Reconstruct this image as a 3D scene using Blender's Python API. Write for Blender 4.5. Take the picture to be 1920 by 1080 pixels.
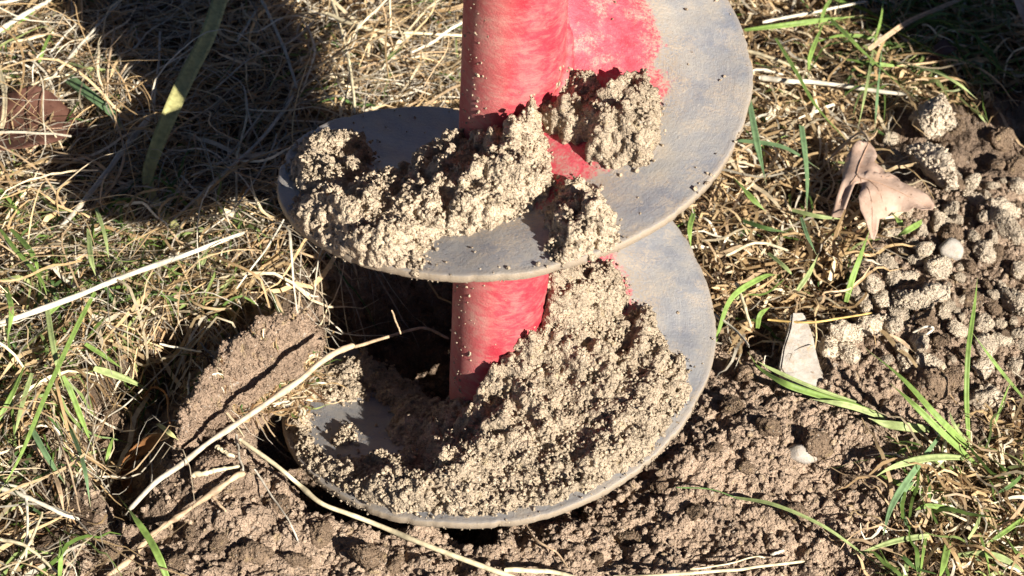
import bpy, bmesh, math, random
import numpy as np
from mathutils import Vector, Matrix
random.seed(7); rng = np.random.default_rng(11)
for o in list(bpy.data.objects): bpy.data.objects.remove(o)
scene = bpy.context.scene; COL = scene.collection
# ------------------------------------------------------------------ camera
CAM = np.array([0.01167, -0.91130, 0.62833])
FW = np.array([0., .759416, -.650605]); RT = np.array([.994533, .067936, .079298]); UP = np.array([-.104420, .647048, .755265])
FPX = 4120.75                                   # focal length in pixels of a 1920 px wide picture
cd = bpy.data.cameras.new('camera'); cam = bpy.data.objects.new('camera', cd); COL.objects.link(cam)
cam.matrix_world = Matrix(((RT[0], UP[0], -FW[0], CAM[0]), (RT[1], UP[1], -FW[1], CAM[1]), (RT[2], UP[2], -FW[2], CAM[2]), (0, 0, 0, 1)))
cd.sensor_width = 36; cd.lens = 36 * FPX / 1920; cd.clip_start = .01; cd.clip_end = 200
cd.dof.use_dof = True; cd.dof.focus_distance = 1.17; cd.dof.aperture_fstop = 20
scene.camera = cam
# ------------------------------------------------------------------ light
SUN_EL, SUN_AZ = math.radians(30), math.radians(139)      # azimuth from +y towards +x
w = bpy.data.worlds.new('World'); scene.world = w; w.use_nodes = True
nt = w.node_tree; sky = nt.nodes.new('ShaderNodeTexSky'); sky.sky_type = 'NISHITA'; sky.sun_disc = False
sky.sun_elevation = SUN_EL; sky.sun_rotation = SUN_AZ; sky.altitude = 2500; sky.dust_density = .15; sky.air_density = .35
nt.links.new(sky.outputs[0], nt.nodes['Background'].inputs[0]); nt.nodes['Background'].inputs[1].default_value = .05
sl = bpy.data.lights.new('sun', 'SUN'); sl.energy = 5; sl.angle = math.radians(.53); sl.color = (1, .955, .88)
so = bpy.data.objects.new('sun', sl); COL.objects.link(so); so.location = (2, -2, 2)
SUNV = Vector((math.sin(SUN_AZ) * math.cos(SUN_EL), math.cos(SUN_AZ) * math.cos(SUN_EL), math.sin(SUN_EL)))
so.rotation_euler = SUNV.to_track_quat('Z', 'Y').to_euler()
scene.view_settings.view_transform = 'Standard'; scene.view_settings.look = 'None'
scene.view_settings.exposure = 1.2; scene.view_settings.gamma = 1
# ------------------------------------------------------------------ helpers
def tag(o, label=None, cat=None, group=None, kind=None):
    for k, v in (('label', label), ('category', cat), ('group', group), ('kind', kind)):
        if v: o[k] = v
    return o
def link(name, mesh, m=None, parent=None):
    o = bpy.data.objects.new(name, mesh); COL.objects.link(o)
    if m and mesh and not mesh.materials: mesh.materials.append(m)
    if parent: o.parent = parent
    return o
def empty(name, loc=(0, 0, 0)):
    o = bpy.data.objects.new(name, None); COL.objects.link(o); o.location = loc; o.empty_display_size = .01; return o
def mesh_np(name, V, F, smooth=True):
    me = bpy.data.meshes.new(name); V = np.asarray(V, np.float32); F = np.asarray(F, np.int32); k = F.shape[1]
    me.vertices.add(len(V)); me.vertices.foreach_set('co', V.ravel())
    me.loops.add(F.size); me.loops.foreach_set('vertex_index', F.ravel())
    me.polygons.add(len(F)); me.polygons.foreach_set('loop_start', np.arange(0, F.size, k, dtype=np.int32))
    me.polygons.foreach_set('use_smooth', np.full(len(F), smooth)); me.update(calc_edges=True); me.validate(); return me
def fattr(me, name, a):
    at_ = me.attributes.new(name, 'FLOAT', 'POINT'); at_.data.foreach_set('value', np.asarray(a, np.float32).ravel())
def cattr(me, a):
    a = np.asarray(a, np.float32); at_ = me.attributes.new('col', 'FLOAT_COLOR', 'POINT')
    at_.data.foreach_set('color', np.concatenate([a, np.ones((len(a), 1), np.float32)], 1).ravel())
def hash3(i, j, k, s=0):
    h = (i.astype(np.int64) * 374761393 + j.astype(np.int64) * 668265263 + k.astype(np.int64) * 2147483647 + s * 1274126177) & 0xffffffff
    h = ((h ^ (h >> 13)) * 1274126177) & 0xffffffff; h = ((h ^ (h >> 16)) * 2246822519) & 0xffffffff
    return ((h ^ (h >> 15)) & 0xffffff) / float(0xffffff)
def vn(x, y, z=0., s=0):                        # value noise 0..1
    x, y, z = np.broadcast_arrays(np.asarray(x, float), np.asarray(y, float), np.asarray(z, float))
    xi, yi, zi = np.floor(x), np.floor(y), np.floor(z); f = [a - b for a, b in ((x, xi), (y, yi), (z, zi))]
    u, v, w_ = [t * t * (3 - 2 * t) for t in f]; r = 0
    for a in (0, 1):
        for b in (0, 1):
            for c in (0, 1):
                r = r + hash3(xi + a, yi + b, zi + c, s) * (u if a else 1 - u) * (v if b else 1 - v) * (w_ if c else 1 - w_)
    return r
def fbm(x, y, z=0., s=0, o=4):
    r = 0; a = .5
    for k in range(o): r = r + a * vn(x * 2 ** k, y * 2 ** k, np.asarray(z) * 2 ** k, s + k); a *= .5
    return r / (1 - .5 ** o)
def sst(a, b, x):
    t = np.clip((np.asarray(x, float) - a) / (b - a), 0, 1); return t * t * (3 - 2 * t)
def worley(x, y, cell, s):                      # distance to nearest jittered point and that point's random
    gx, gy = np.floor(x / cell), np.floor(y / cell); best = np.full(x.shape, 9.); rnd = np.zeros(x.shape); z0 = np.zeros(x.shape)
    for a in (-1, 0, 1):
        for b in (-1, 0, 1):
            cx, cy = gx + a, gy + b
            d = np.hypot(x / cell - cx - hash3(cx, cy, z0, s), y / cell - cy - hash3(cx, cy, z0, s + 1))
            m = d < best; best = np.where(m, d, best); rnd = np.where(m, hash3(cx, cy, z0, s + 2), rnd)
    return best, rnd
def inpoly(x, y, P):
    P = np.asarray(P); r = np.zeros(np.shape(x), bool)
    for (x0, y0), (x1, y1) in zip(P, np.roll(P, -1, 0)):
        c = (y0 > y) != (y1 > y); r ^= c & (x < (x1 - x0) * (y - y0) / (y1 - y0 + 1e-12) + x0)
    return r
def edged(x, y, P):
    P = np.asarray(P); d = np.full(np.shape(x), 9.)
    for a, b in zip(P, np.roll(P, -1, 0)):
        e = b - a; t = np.clip(((x - a[0]) * e[0] + (y - a[1]) * e[1]) / (e @ e + 1e-12), 0, 1)
        d = np.minimum(d, np.hypot(x - a[0] - t * e[0], y - a[1] - t * e[1]))
    return d
def ray(px, py): return FW * FPX + RT * (px - 960) - UP * (py - 540)
GZ = -.235
def at(px, py, z=GZ):
    d = ray(px, py); return CAM + d * (z - CAM[2]) / d[2]
def gpoly(pts): return np.array([at(*q)[:2] for q in pts])
_i = {}
def ico(sub):
    if sub not in _i:
        bm = bmesh.new(); bmesh.ops.create_icosphere(bm, subdivisions=sub, radius=1)
        _i[sub] = (np.array([v.co[:] for v in bm.verts]), np.array([[v.index for v in f.verts] for f in bm.faces])); bm.free()
    return _i[sub]
def blobs(C, Rr, sub=1, lump=.18):
    V0, F0 = ico(sub); n = len(C); C = np.asarray(C); Rr = np.asarray(Rr).reshape(-1, 1, 1)
    sc = 1 + .28 * (rng.random((n, 1, 3)) - .5) * 2; j = 1 + lump * (rng.random((n, len(V0), 1)) - .5) * 2
    V = V0[None] * sc * j * Rr + C[:, None]
    F = F0[None] + (np.arange(n) * len(V0))[:, None, None]
    return V.reshape(-1, 3), F.reshape(-1, 3)
def grains(C, Rr):                             # angular little grains of 20 faces
    C = np.asarray(C); V0, F0 = ico0(); n = len(C); sc = 1 + .38 * (rng.random((n, 1, 3)) - .5) * 2; j = 1 + .42 * (rng.random((n, len(V0), 1)) - .5) * 2
    q = rng.normal(size=(n, 3, 3)); a = q[:, 0] / np.linalg.norm(q[:, 0], axis=1)[:, None]; b = np.cross(a, q[:, 1]); b /= np.linalg.norm(b, axis=1)[:, None]; R_ = np.stack([a, b, np.cross(a, b)], 1)
    V = np.einsum('nvk,nkl->nvl', V0[None] * sc * j, R_) * np.asarray(Rr).reshape(-1, 1, 1) + C[:, None]; F = F0[None] + (np.arange(n) * len(V0))[:, None, None]
    return V.reshape(-1, 3), F.reshape(-1, 3)
def ico0():
    if 0 not in _i:
        p = (1 + 5 ** .5) / 2; V0 = np.array([(-1, p, 0), (1, p, 0), (-1, -p, 0), (1, -p, 0), (0, -1, p), (0, 1, p), (0, -1, -p), (0, 1, -p), (p, 0, -1), (p, 0, 1), (-p, 0, -1), (-p, 0, 1)]) / math.hypot(1, p)
        F0 = np.array([(0, 11, 5), (0, 5, 1), (0, 1, 7), (0, 7, 10), (0, 10, 11), (1, 5, 9), (5, 11, 4), (11, 10, 2), (10, 7, 6), (7, 1, 8), (3, 9, 4), (3, 4, 2), (3, 2, 6), (3, 6, 8), (3, 8, 9), (4, 9, 5), (2, 4, 11), (6, 2, 10), (8, 6, 7), (9, 8, 1)]); _i[0] = (V0, F0)
    return _i[0]
def merge_tris(name, me, V, F):                # body mesh + loose grains in one mesh
    n = len(me.vertices); co = np.empty(n * 3, np.float32); me.vertices.foreach_get('co', co); me.calc_loop_triangles(); t = np.empty(len(me.loop_triangles) * 3, np.int32); me.loop_triangles.foreach_get('vertices', t)
    bpy.data.meshes.remove(me); VV = np.concatenate([co.reshape(-1, 3), V]); base = VV.mean(0); base[2] = VV[:, 2].min()
    r = mesh_np(name, VV - base, np.concatenate([t.reshape(-1, 3), F + n])); return r, base
def voxel(name, V, F, size):
    me = mesh_np(name + '_raw', V, F); o = link(name + '_raw', me)
    md = o.modifiers.new('r', 'REMESH'); md.mode = 'VOXEL'; md.voxel_size = size; md.use_smooth_shade = True
    dg = bpy.context.evaluated_depsgraph_get(); r = bpy.data.meshes.new_from_object(o.evaluated_get(dg))
    bpy.data.objects.remove(o); bpy.data.meshes.remove(me); r.name = name; return r
# ------------------------------------------------------------------ materials
class NT:
    def __init__(s, name):
        s.m = bpy.data.materials.new(name); s.m.use_nodes = True; s.t = s.m.node_tree; s.t.nodes.clear()
        s.out = s.n('OutputMaterial')
    def n(s, t, **k):
        x = s.t.nodes.new('ShaderNode' + t)
        for a, b in k.items():
            if isinstance(b, tuple) and a == 'i':
                pass
            setattr(x, a, b)
        return x
    def l(s, a, b): s.t.links.new(a, b)
    def geo(s): return s.n('NewGeometry').outputs['Position']
    def obj(s): return s.n('TexCoord').outputs['Object']
    def mapped(s, v, scale, rot=(0, 0, 0)):
        m = s.n('Mapping'); m.inputs['Scale'].default_value = scale; m.inputs['Rotation'].default_value = rot; s.l(v, m.inputs[0]); return m.outputs[0]
    def noise(s, v, scale, det=4, rough=.6, dist=0):
        x = s.n('TexNoise'); x.inputs['Scale'].default_value = scale; x.inputs['Detail'].default_value = det
        x.inputs['Roughness'].default_value = rough; x.inputs['Distortion'].default_value = dist; s.l(v, x.inputs['Vector']); return x.outputs[0]
    def ramp(s, f, stops):
        x = s.n('ValToRGB'); e = x.color_ramp.elements
        while len(e) < len(stops): e.new(.5)
        for q, (p, c) in zip(e, stops): q.position = p; q.color = (*c, 1) if len(c) == 3 else c
        s.l(f, x.inputs[0]); return x.outputs[0]
    def step(s, f, a, b):
        x = s.n('MapRange'); x.interpolation_type = 'SMOOTHSTEP'; x.inputs[1].default_value = a; x.inputs[2].default_value = b
        s.l(f, x.inputs[0]); return x.outputs[0]
    def mix(s, f, a, b):
        x = s.n('Mix', data_type='RGBA')
        for v, i in ((f, 0), (a, 6), (b, 7)):
            if isinstance(v, (int, float)): x.inputs[i].default_value = v
            elif isinstance(v, tuple): x.inputs[i].default_value = (*v, 1)
            else: s.l(v, x.inputs[i])
        return x.outputs[2]
    def math(s, op, a, b=0.):
        x = s.n('Math', operation=op)
        for v, i in ((a, 0), (b, 1)):
            if isinstance(v, (int, float)): x.inputs[i].default_value = v
            else: s.l(v, x.inputs[i])
        return x.outputs[0]
    def attr(s, n, col=False): return s.n('Attribute', attribute_name=n).outputs['Color' if col else 'Fac']
    def bump(s, h, dist, st=1., prev=None):
        b = s.n('Bump'); b.inputs['Distance'].default_value = dist; b.inputs['Strength'].default_value = st; s.l(h, b.inputs['Height'])
        if prev: s.l(prev, b.inputs['Normal'])
        return b.outputs[0]
    def princ(s, col, rough=.9, spec=.15, nrm=None, metal=0.):
        p = s.n('BsdfPrincipled')
        for v, k in ((col, 'Base Color'), (rough, 'Roughness'), (spec, 'Specular IOR Level'), (metal, 'Metallic')):
            if isinstance(v, tuple): p.inputs[k].default_value = (*v, 1)
            elif isinstance(v, (int, float)): p.inputs[k].default_value = v
            else: s.l(v, p.inputs[k])
        if nrm: s.l(nrm, p.inputs['Normal'])
        return p
    def end(s, sh): s.l(sh.outputs[0] if hasattr(sh, 'outputs') else sh, s.out.inputs[0]); return s.m
def soil_mat(name, c, pos='obj', moist_shade=False, fine=1.):
    N = NT(name); v = N.obj() if pos == 'obj' else N.geo()
    a = N.noise(v, 90, 5, .65); b = N.noise(v, 650, 4, .7); f = N.noise(v, 1500, 3, .7)
    col = N.ramp(a, [(.3, tuple(.74 * x for x in c)), (.5, c), (.68, tuple(min(1, 1.16 * x) for x in c))])
    g = N.ramp(b, [(.28, (.62, .58, .55)), (.5, (.98, .97, .95)), (.74, (1.25, 1.22, 1.16))])
    x = N.n('Mix', data_type='RGBA', blend_type='MULTIPLY'); x.inputs[0].default_value = 1; N.l(col, x.inputs[6]); N.l(g, x.inputs[7]); col = x.outputs[2]
    isl = N.n('NewGeometry').outputs['Random Per Island']; gi = N.ramp(isl, [(0, (.80, .79, .78)), (.55, (1, 1, 1)), (1, (1.16, 1.15, 1.12))])
    x = N.n('Mix', data_type='RGBA', blend_type='MULTIPLY'); x.inputs[0].default_value = 1; N.l(col, x.inputs[6]); N.l(gi, x.inputs[7]); col = x.outputs[2]
    sp = N.step(N.noise(v, 420, 2, .5), .66, .72); col = N.mix(N.math('MULTIPLY', sp, .45), col, (.62, .58, .50))      # pale grit
    yl = N.step(N.noise(v, 160, 2, .5), .62, .72); col = N.mix(N.math('MULTIPLY', yl, .3), col, (.50, .37, .17))      # ochre specks
    if moist_shade:
        col = N.mix(N.math('MULTIPLY', N.attr('thatch_shade'), .8), col, (.05, .034, .02))  # brown thatch, darkened further to paint shade between the blades
        col = N.mix(N.math('MULTIPLY', N.attr('moist_shade'), .62), col, (.105, .068, .045))  # moist soil tone, with shade painted into the hole
    vo = N.n('TexVoronoi'); vo.inputs['Scale'].default_value = 420
    N.l(v, vo.inputs['Vector']); vo2 = N.n('TexVoronoi'); vo2.inputs['Scale'].default_value = 900; N.l(v, vo2.inputs['Vector'])
    nr = N.bump(f, .0012, .8); nr = N.bump(b, .0024, .8, nr); nr = N.bump(N.math('SUBTRACT', 1., vo.outputs['Distance']), .0024, .75, nr); nr = N.bump(N.math('SUBTRACT', 1., vo2.outputs['Distance']), .0012, .7, nr)
    return N.end(N.princ(col, .95, .12, nr))
M = {}
M['dry_soil'] = soil_mat('dry_loam', (.59, .475, .345))
M['clod'] = soil_mat('clod_loam', (.68, .565, .43))
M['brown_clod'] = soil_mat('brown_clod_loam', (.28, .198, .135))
M['ground'] = soil_mat('ground_loam', (.47, .345, .25), 'geo', True); M['crumb'] = soil_mat('crumb_loam', (.46, .345, .255), 'geo')
def fibre_mat(name, transl=.3, rough=.55, spec=.3):
    N = NT(name); c = N.attr('col', True); v = N.geo()
    g = N.ramp(N.noise(v, 260, 3, .6), [(.3, (.7, .68, .64)), (.6, (1.12, 1.1, 1.06))])
    x = N.n('Mix', data_type='RGBA', blend_type='MULTIPLY'); x.inputs[0].default_value = 1; N.l(c, x.inputs[6]); N.l(g, x.inputs[7]); col = x.outputs[2]
    p = N.princ(col, rough, spec); t = N.n('BsdfTranslucent'); N.l(col, t.inputs[0])
    m = N.n('MixShader'); m.inputs[0].default_value = transl; N.l(p.outputs[0], m.inputs[1]); N.l(t.outputs[0], m.inputs[2]); return N.end(m)
M['fibre'] = fibre_mat('grass_fibre', .28); M['stalk'] = fibre_mat('dry_stalk', .05, .6, .25)
def paint_mat():
    N = NT('dusty_red_paint'); v = N.obj()
    s1 = N.noise(N.mapped(v, (60, 60, 150), (.12, .35, 0)), 1.8, 7, .72, .8); s2 = N.noise(v, 55, 5, .6); s3 = N.noise(N.mapped(v, (200, 200, 700), (.25, .5, 0)), 1.1, 5, .7, 1.2)
    red = N.ramp(s2, [(.3, (.36, .020, .034)), (.6, (.46, .050, .070)), (.8, (.50, .10, .11))])
    du = N.step(N.math('ADD', N.math('MULTIPLY', s1, .62), N.math('MULTIPLY', s2, .38)), .42, .66)
    low = N.n('SeparateXYZ'); N.l(v, low.inputs[0]); lw = N.step(low.outputs[2], -.06, -.13)                # the buried part is muddier
    lf = N.step(low.outputs[0], -.006, -.022)
    du = N.math('MINIMUM', N.math('ADD', N.math('MULTIPLY', du, N.math('ADD', N.math('MULTIPLY', lw, .5), .42)), N.math('MULTIPLY', lf, .25)), .9)
    col = N.mix(du, red, (.43, .295, .225))
    sc = N.step(s3, .60, .72); col = N.mix(N.math('MULTIPLY', sc, .32), col, (.56, .38, .30))
    nr = N.bump(s3, .0005, .5); nr = N.bump(N.noise(v, 900, 3, .7), .0007, .45, nr)
    return N.end(N.princ(col, .62, .3, nr))
def steel_mat():
    N = NT('worn_grey_flight'); v = N.obj(); rad = N.attr('rad'); cx = N.n('CombineXYZ'); N.l(N.math('MULTIPLY', rad, 1.), cx.inputs[0]); N.l(N.math('MULTIPLY', N.attr('ang'), .012), cx.inputs[1]); pv = cx.outputs[0]
    n1 = N.noise(v, 38, 6, .65); n2 = N.noise(v, 170, 5, .7); st = N.noise(pv, 420, 6, .75, .3); sc = N.noise(N.mapped(pv, (1, .25, 1)), 1300, 4, .7); nf = N.noise(v, 700, 5, .75)
    grey = N.ramp(n1, [(.30, (.18, .185, .21)), (.48, (.26, .255, .255)), (.66, (.345, .312, .27))])
    blue = N.math('MULTIPLY', N.step(N.noise(v, 24, 6, .7, .4), .54, .66), N.step(st, .36, .60)); grey = N.mix(N.math('MULTIPLY', blue, .7), grey, (.15, .185, .265))
    grey = N.mix(N.math('MULTIPLY', N.step(st, .52, .72), .35), grey, (.44, .395, .34)); grey = N.mix(N.math('MULTIPLY', N.step(sc, .60, .72), .35), grey, (.50, .46, .41)); grey = N.mix(N.math('MULTIPLY', N.step(sc, .36, .26), .4), grey, (.15, .15, .17))
    red = N.ramp(n2, [(.3, (.47, .04, .06)), (.6, (.56, .085, .11)), (.8, (.58, .19, .18))]); red = N.mix(N.math('MULTIPLY', N.step(nf, .56, .70), .4), red, (.45, .26, .20))
    edge = N.math('ADD', N.math('ADD', rad, N.attr('wear')), N.math('ADD', N.math('MULTIPLY', N.math('SUBTRACT', n1, .5), .032), N.math('ADD', N.math('MULTIPLY', N.math('SUBTRACT', n2, .5), .012), N.math('MULTIPLY', N.math('SUBTRACT', nf, .5), .006))))
    col = N.mix(N.step(edge, .0740, .0775), red, grey)
    halo = N.math('MULTIPLY', N.step(edge, .066, .077), N.step(edge, .094, .080)); col = N.mix(N.math('MULTIPLY', halo, N.step(nf, .40, .60)), col, (.34, .275, .21))
    ds = N.math('MULTIPLY', N.math('MULTIPLY', N.step(N.noise(v, 60, 6, .75), .46, .62), N.step(nf, .34, .62)), .8); col = N.mix(ds, col, (.38, .315, .245))
    col = N.mix(N.math('MULTIPLY', N.attr('edge'), N.step(nf, .28, .44)), col, (.29, .23, .165))
    bare = N.math('MULTIPLY', N.math('SUBTRACT', 1., N.math('MAXIMUM', ds, N.attr('edge'))), N.step(edge, .0740, .0775))
    nr = N.bump(sc, .0005, .4); nr = N.bump(nf, .0009, .55, nr); nr = N.bump(n2, .0012, .3, nr)
    return N.end(N.princ(col, N.math('ADD', N.math('MULTIPLY', n2, .3), .36), .35, nr, N.math('MULTIPLY', bare, .12)))
M['red'] = paint_mat(); M['steel'] = steel_mat()
def stone_mat():
    N = NT('pale_stone'); v = N.obj(); c = N.ramp(N.noise(v, 120, 5, .7), [(.3, (.27, .23, .19)), (.55, (.39, .35, .30)), (.8, (.47, .43, .385))])
    c = N.mix(N.math('MULTIPLY', N.step(N.noise(v, 220, 5, .75), .48, .62), .75), c, (.33, .26, .19))
    return N.end(N.princ(c, .85, .2, N.bump(N.noise(v, 700, 4, .7), .001, .6)))
M['stone'] = stone_mat()
def leaf_mat(name, c1, c2):
    N = NT(name); v = N.obj(); c = N.ramp(N.noise(v, 70, 5, .65), [(.3, c1), (.7, c2)])
    c = N.mix(N.step(N.noise(v, 420, 3, .6), .62, .72), c, tuple(.6 * x for x in c1))
    vein = N.noise(N.mapped(v, (1, 1, 1)), 260, 3, .6, 1.2)
    p = N.princ(c, .6, .3, N.bump(vein, .0006, .5)); t = N.n('BsdfTranslucent'); N.l(c, t.inputs[0])
    m = N.n('MixShader'); m.inputs[0].default_value = .18; N.l(p.outputs[0], m.inputs[1]); N.l(t.outputs[0], m.inputs[2]); return N.end(m)
M['leaf_tan'] = leaf_mat('dry_oak_leaf', (.42, .27, .19), (.60, .44, .34)); M['leaf_brown'] = leaf_mat('brown_leaf', (.085, .036, .024), (.16, .075, .05))
def wood_mat():
    N = NT('shadow_post_wood'); v = N.obj(); c = N.ramp(N.noise(N.mapped(v, (60, 60, 4)), 1, 6, .7), [(.3, (.16, .12, .09)), (.7, (.36, .29, .22))])
    return N.end(N.princ(c, .9, .1, N.bump(N.noise(N.mapped(v, (80, 80, 5)), 1, 6, .7), .004, .6)))
M['wood'] = wood_mat()
# ------------------------------------------------------------------ ground
AX, AY = .0081, -.0008                                   # where the auger goes in
G_LEFT = gpoly([(-500, -300), (700, -600), (1100, -500), (1250, 130), (1000, 330), (700, 450), (600, 500), (560, 560), (470, 590), (390, 640), (300, 690), (230, 720), (150, 745), (90, 800), (75, 860), (130, 930), (165, 990), (120, 1050), (110, 1300), (-500, 1300)])
G_RIGHT = gpoly([(1000, -500), (2300, -500), (2300, 120), (1880, 190), (1790, 205), (1700, 200), (1650, 230), (1600, 280), (1630, 400), (1630, 450), (1590, 510), (1575, 590), (1480, 620), (1420, 655), (1350, 640), (1250, 480), (1000, 330)])
G_CORNER = gpoly([(2200, 790), (1920, 800), (1860, 815), (1790, 850), (1740, 900), (1690, 960), (1650, 1010), (1660, 1300), (2200, 1300)])
def gline(lo, hi, fl, fh, step):
    a = list(np.arange(fl, fh, step)); s = step; x = fl
    L_ = []
    while x > lo: s *= 1.09; x -= s; L_.append(x)
    s = step; x = a[-1]; Rr = []
    while x < hi: s *= 1.09; x += s; Rr.append(x)
    return np.array(L_[::-1] + a + Rr)
GXs = gline(-30, 30, -.29, .35, .00115); GYs = gline(-30, 30, -.19, .235, .00115)
X, Y = np.meshgrid(GXs, GYs)
near = np.exp(-((X / .9) ** 2 + (Y / .9) ** 2) ** 2)
def bumpat(px, py, h, sx, sy=None):
    c = at(px, py); sy = sy or sx; return h * np.exp(-((X - c[0]) / sx) ** 2 - ((Y - c[1]) / sy) ** 2)
D = np.hypot(X - AX, Y - AY); A = np.arctan2(Y - AY, X - AX)
grassm = np.zeros(X.shape)
wx = X + .012 * (fbm(X * 60, Y * 60, 0, 40) - .5) * 2; wy = Y + .012 * (fbm(X * 60, Y * 60, 0, 50) - .5) * 2
for P_ in (G_LEFT, G_RIGHT, G_CORNER): grassm = np.maximum(grassm, inpoly(wx, wy, P_))
Ad = np.degrees(A); closed = sst(-92, -74, Ad) * sst(75, 45, Ad); notch = np.exp(-((Ad + 103) / 20) ** 2)                     # the right and front of the hole has caved in
rh = (.134 + .010 * np.exp(-((np.abs(A) - math.pi) / .7) ** 2)) * (1 - closed) * (1 - .24 * notch) + .066 * closed + .016 * (fbm(np.cos(A) * 2, np.sin(A) * 2, 0, 3) - .5) + .012 * (fbm(X * 70, Y * 70, 0, 13) - .5)
hole = np.maximum(sst(rh + .010, rh - .026, D) * (1 - closed), closed * np.clip(1 - D / .118, 0, 1) * .5)
Z = GZ + .004 * (fbm(X * 12, Y * 12, 0, 1) - .5)
Z += bumpat(1500, 830, .012, .05) + bumpat(1330, 860, .010, .04) + bumpat(1790, 430, .020, .075, .09) + bumpat(1700, 620, .010, .05)
def plateau(pts, h, edge):
    P_ = gpoly(pts); q = edged(wx, wy, P_) * np.where(inpoly(wx, wy, P_), 1, -1); return h * sst(-edge * .3, edge, q)
Z += bumpat(370, 900, .010, .03) + bumpat(500, 980, .006, .03)
Z -= plateau([(100, 780), (190, 700), (300, 640), (395, 655), (340, 760), (290, 860), (300, 960), (200, 980), (150, 900)], .030, .02)
Z += bumpat(215, 850, -.006, .035, .028) + bumpat(320, 990, -.008, .012) + bumpat(620, 1060, -.008, .02)
Z -= hole * (.080 + .012 * fbm(X * 40, Y * 40, 0, 8))
soilw = 1 - .75 * grassm
wax = X + .010 * (fbm(X * 120, Y * 120, 0, 60) - .5) * 2; way = Y + .010 * (fbm(X * 120, Y * 120, 0, 70) - .5) * 2
comp = sst(.40, .62, fbm(X * 22, Y * 22, 0, 5, 3))
for cell, amp, cf, s in ((.034, .011, .1, 100), (.015, .0072, .3, 110), (.0066, .0040, .45, 120), (.0031, .0021, .35, 130)):
    d, r_ = worley(wax, way, cell, s); k = (.45 * np.sqrt(np.clip(1 - (d / .78) ** 2, 0, 1)) + .7 * np.clip(1 - d, 0, 1)) * (.3 + .7 * r_)
    Z += near * soilw * amp * (k - .45) * (1 - cf * comp)
Z += near * soilw * .003 * (fbm(X * 300, Y * 300, 0, 9, 3) - .5)
ny, nx = X.shape; idx = np.arange(nx * ny).reshape(ny, nx)
Fq = np.stack([idx[:-1, :-1], idx[:-1, 1:], idx[1:, 1:], idx[1:, :-1]], -1).reshape(-1, 4)
slope = np.hypot(np.gradient(Z, axis=1) / np.gradient(GXs)[None], np.gradient(Z, axis=0) / np.gradient(GYs)[:, None]); wall = sst(.7, 1.6, slope) * (hole > .01) * sst(.17, .15, D)
wu = A * .135; d1, r1 = worley(wu + .004 * (fbm(X * 150, Y * 150, Z * 150, 80) - .5), Z, .0095, 140); d2, r2 = worley(wu, Z + .003 * (fbm(X * 200, Y * 200, Z * 200, 84) - .5), .0042, 150)
push = wall * (.009 * (.5 - d1) + .004 * (.5 - d2) + .012 * (fbm(wu * 60, Z * 60, 0, 88) - .5))
gme = mesh_np('ground', np.stack([X - np.cos(A) * push, Y - np.sin(A) * push, Z], -1).reshape(-1, 3), Fq)
fattr(gme, 'thatch_shade', sst(.2, .8, grassm))
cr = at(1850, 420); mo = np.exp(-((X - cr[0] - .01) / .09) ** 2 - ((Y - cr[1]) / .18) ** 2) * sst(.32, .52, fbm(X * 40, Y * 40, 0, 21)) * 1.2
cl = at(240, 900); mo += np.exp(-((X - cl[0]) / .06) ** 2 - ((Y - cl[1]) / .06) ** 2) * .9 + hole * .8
fattr(gme, 'moist_shade', np.clip(mo + hole + .45 * sst(.5, .7, fbm(X * 35, Y * 35, 0, 25)), 0, 1))  # hole darkened beyond its damp, shade put into the colour
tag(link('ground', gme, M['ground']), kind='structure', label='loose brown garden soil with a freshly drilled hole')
def H(x, y):
    x = np.asarray(x, float); y = np.asarray(y, float)
    i = np.clip(np.searchsorted(GXs, x) - 1, 0, nx - 2); j = np.clip(np.searchsorted(GYs, y) - 1, 0, ny - 2)
    u = np.clip((x - GXs[i]) / (GXs[i + 1] - GXs[i]), 0, 1); v = np.clip((y - GYs[j]) / (GYs[j + 1] - GYs[j]), 0, 1)
    return Z[j, i] * (1 - u) * (1 - v) + Z[j, i + 1] * u * (1 - v) + Z[j + 1, i] * (1 - u) * v + Z[j + 1, i + 1] * u * v
def on(px, py, h=0.):                            # the point h above the ground seen at a pixel of the photograph
    d = ray(px, py); t = (GZ + .04 - CAM[2]) / d[2]; t1 = (GZ - .12 - CAM[2]) / d[2]; T = np.linspace(t, t1, 160)
    P_ = CAM + d * T[:, None]; k = np.argmax(P_[:, 2] < H(P_[:, 0], P_[:, 1]) + h); return P_[k]
# ------------------------------------------------------------------ auger
TX, TY, PITCH, RF, RS = -.034537, .003372, .169711, .12, .0258
CP = PITCH / (2 * math.pi)
def axis_pt(z): return np.stack([TX * z, TY * z, z], -1)
def flight_pt(th, r, h=0.):
    z = CP * th; return np.stack([TX * z + r * np.cos(th), TY * z + r * np.sin(th), z + h], -1)
auger = tag(empty('earth_auger', tuple(axis_pt(np.array(-.33)))), 'red and grey steel earth auger standing in the drilled hole', 'auger')
ao = np.array(auger.location)
zs = np.linspace(-.335, .62, 160); th = np.linspace(0, 2 * math.pi, 97)[:-1]
TH, ZS = np.meshgrid(th, zs); rr = RS + .00035 * (vn(np.cos(TH) * 2, np.sin(TH) * 2, ZS * 60, 5) - .5)
V = np.stack([TX * ZS + rr * np.cos(TH), TY * ZS + rr * np.sin(TH), ZS], -1).reshape(-1, 3)
i = np.arange(len(V)).reshape(160, 96); i2 = np.roll(i, -1, 1)
F = np.stack([i[:-1], i2[:-1], i2[1:], i[1:]], -1).reshape(-1, 4)
link('shaft', mesh_np('shaft', V - ao, F), M['red'], auger)
ths = np.radians(np.arange(470, -580, -.75)); rs = np.concatenate([np.linspace(RS - .0005, .112, 14), np.linspace(.114, RF - .0006, 4)])
TH, RR = np.meshgrid(ths, rs, indexing='ij')
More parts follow.
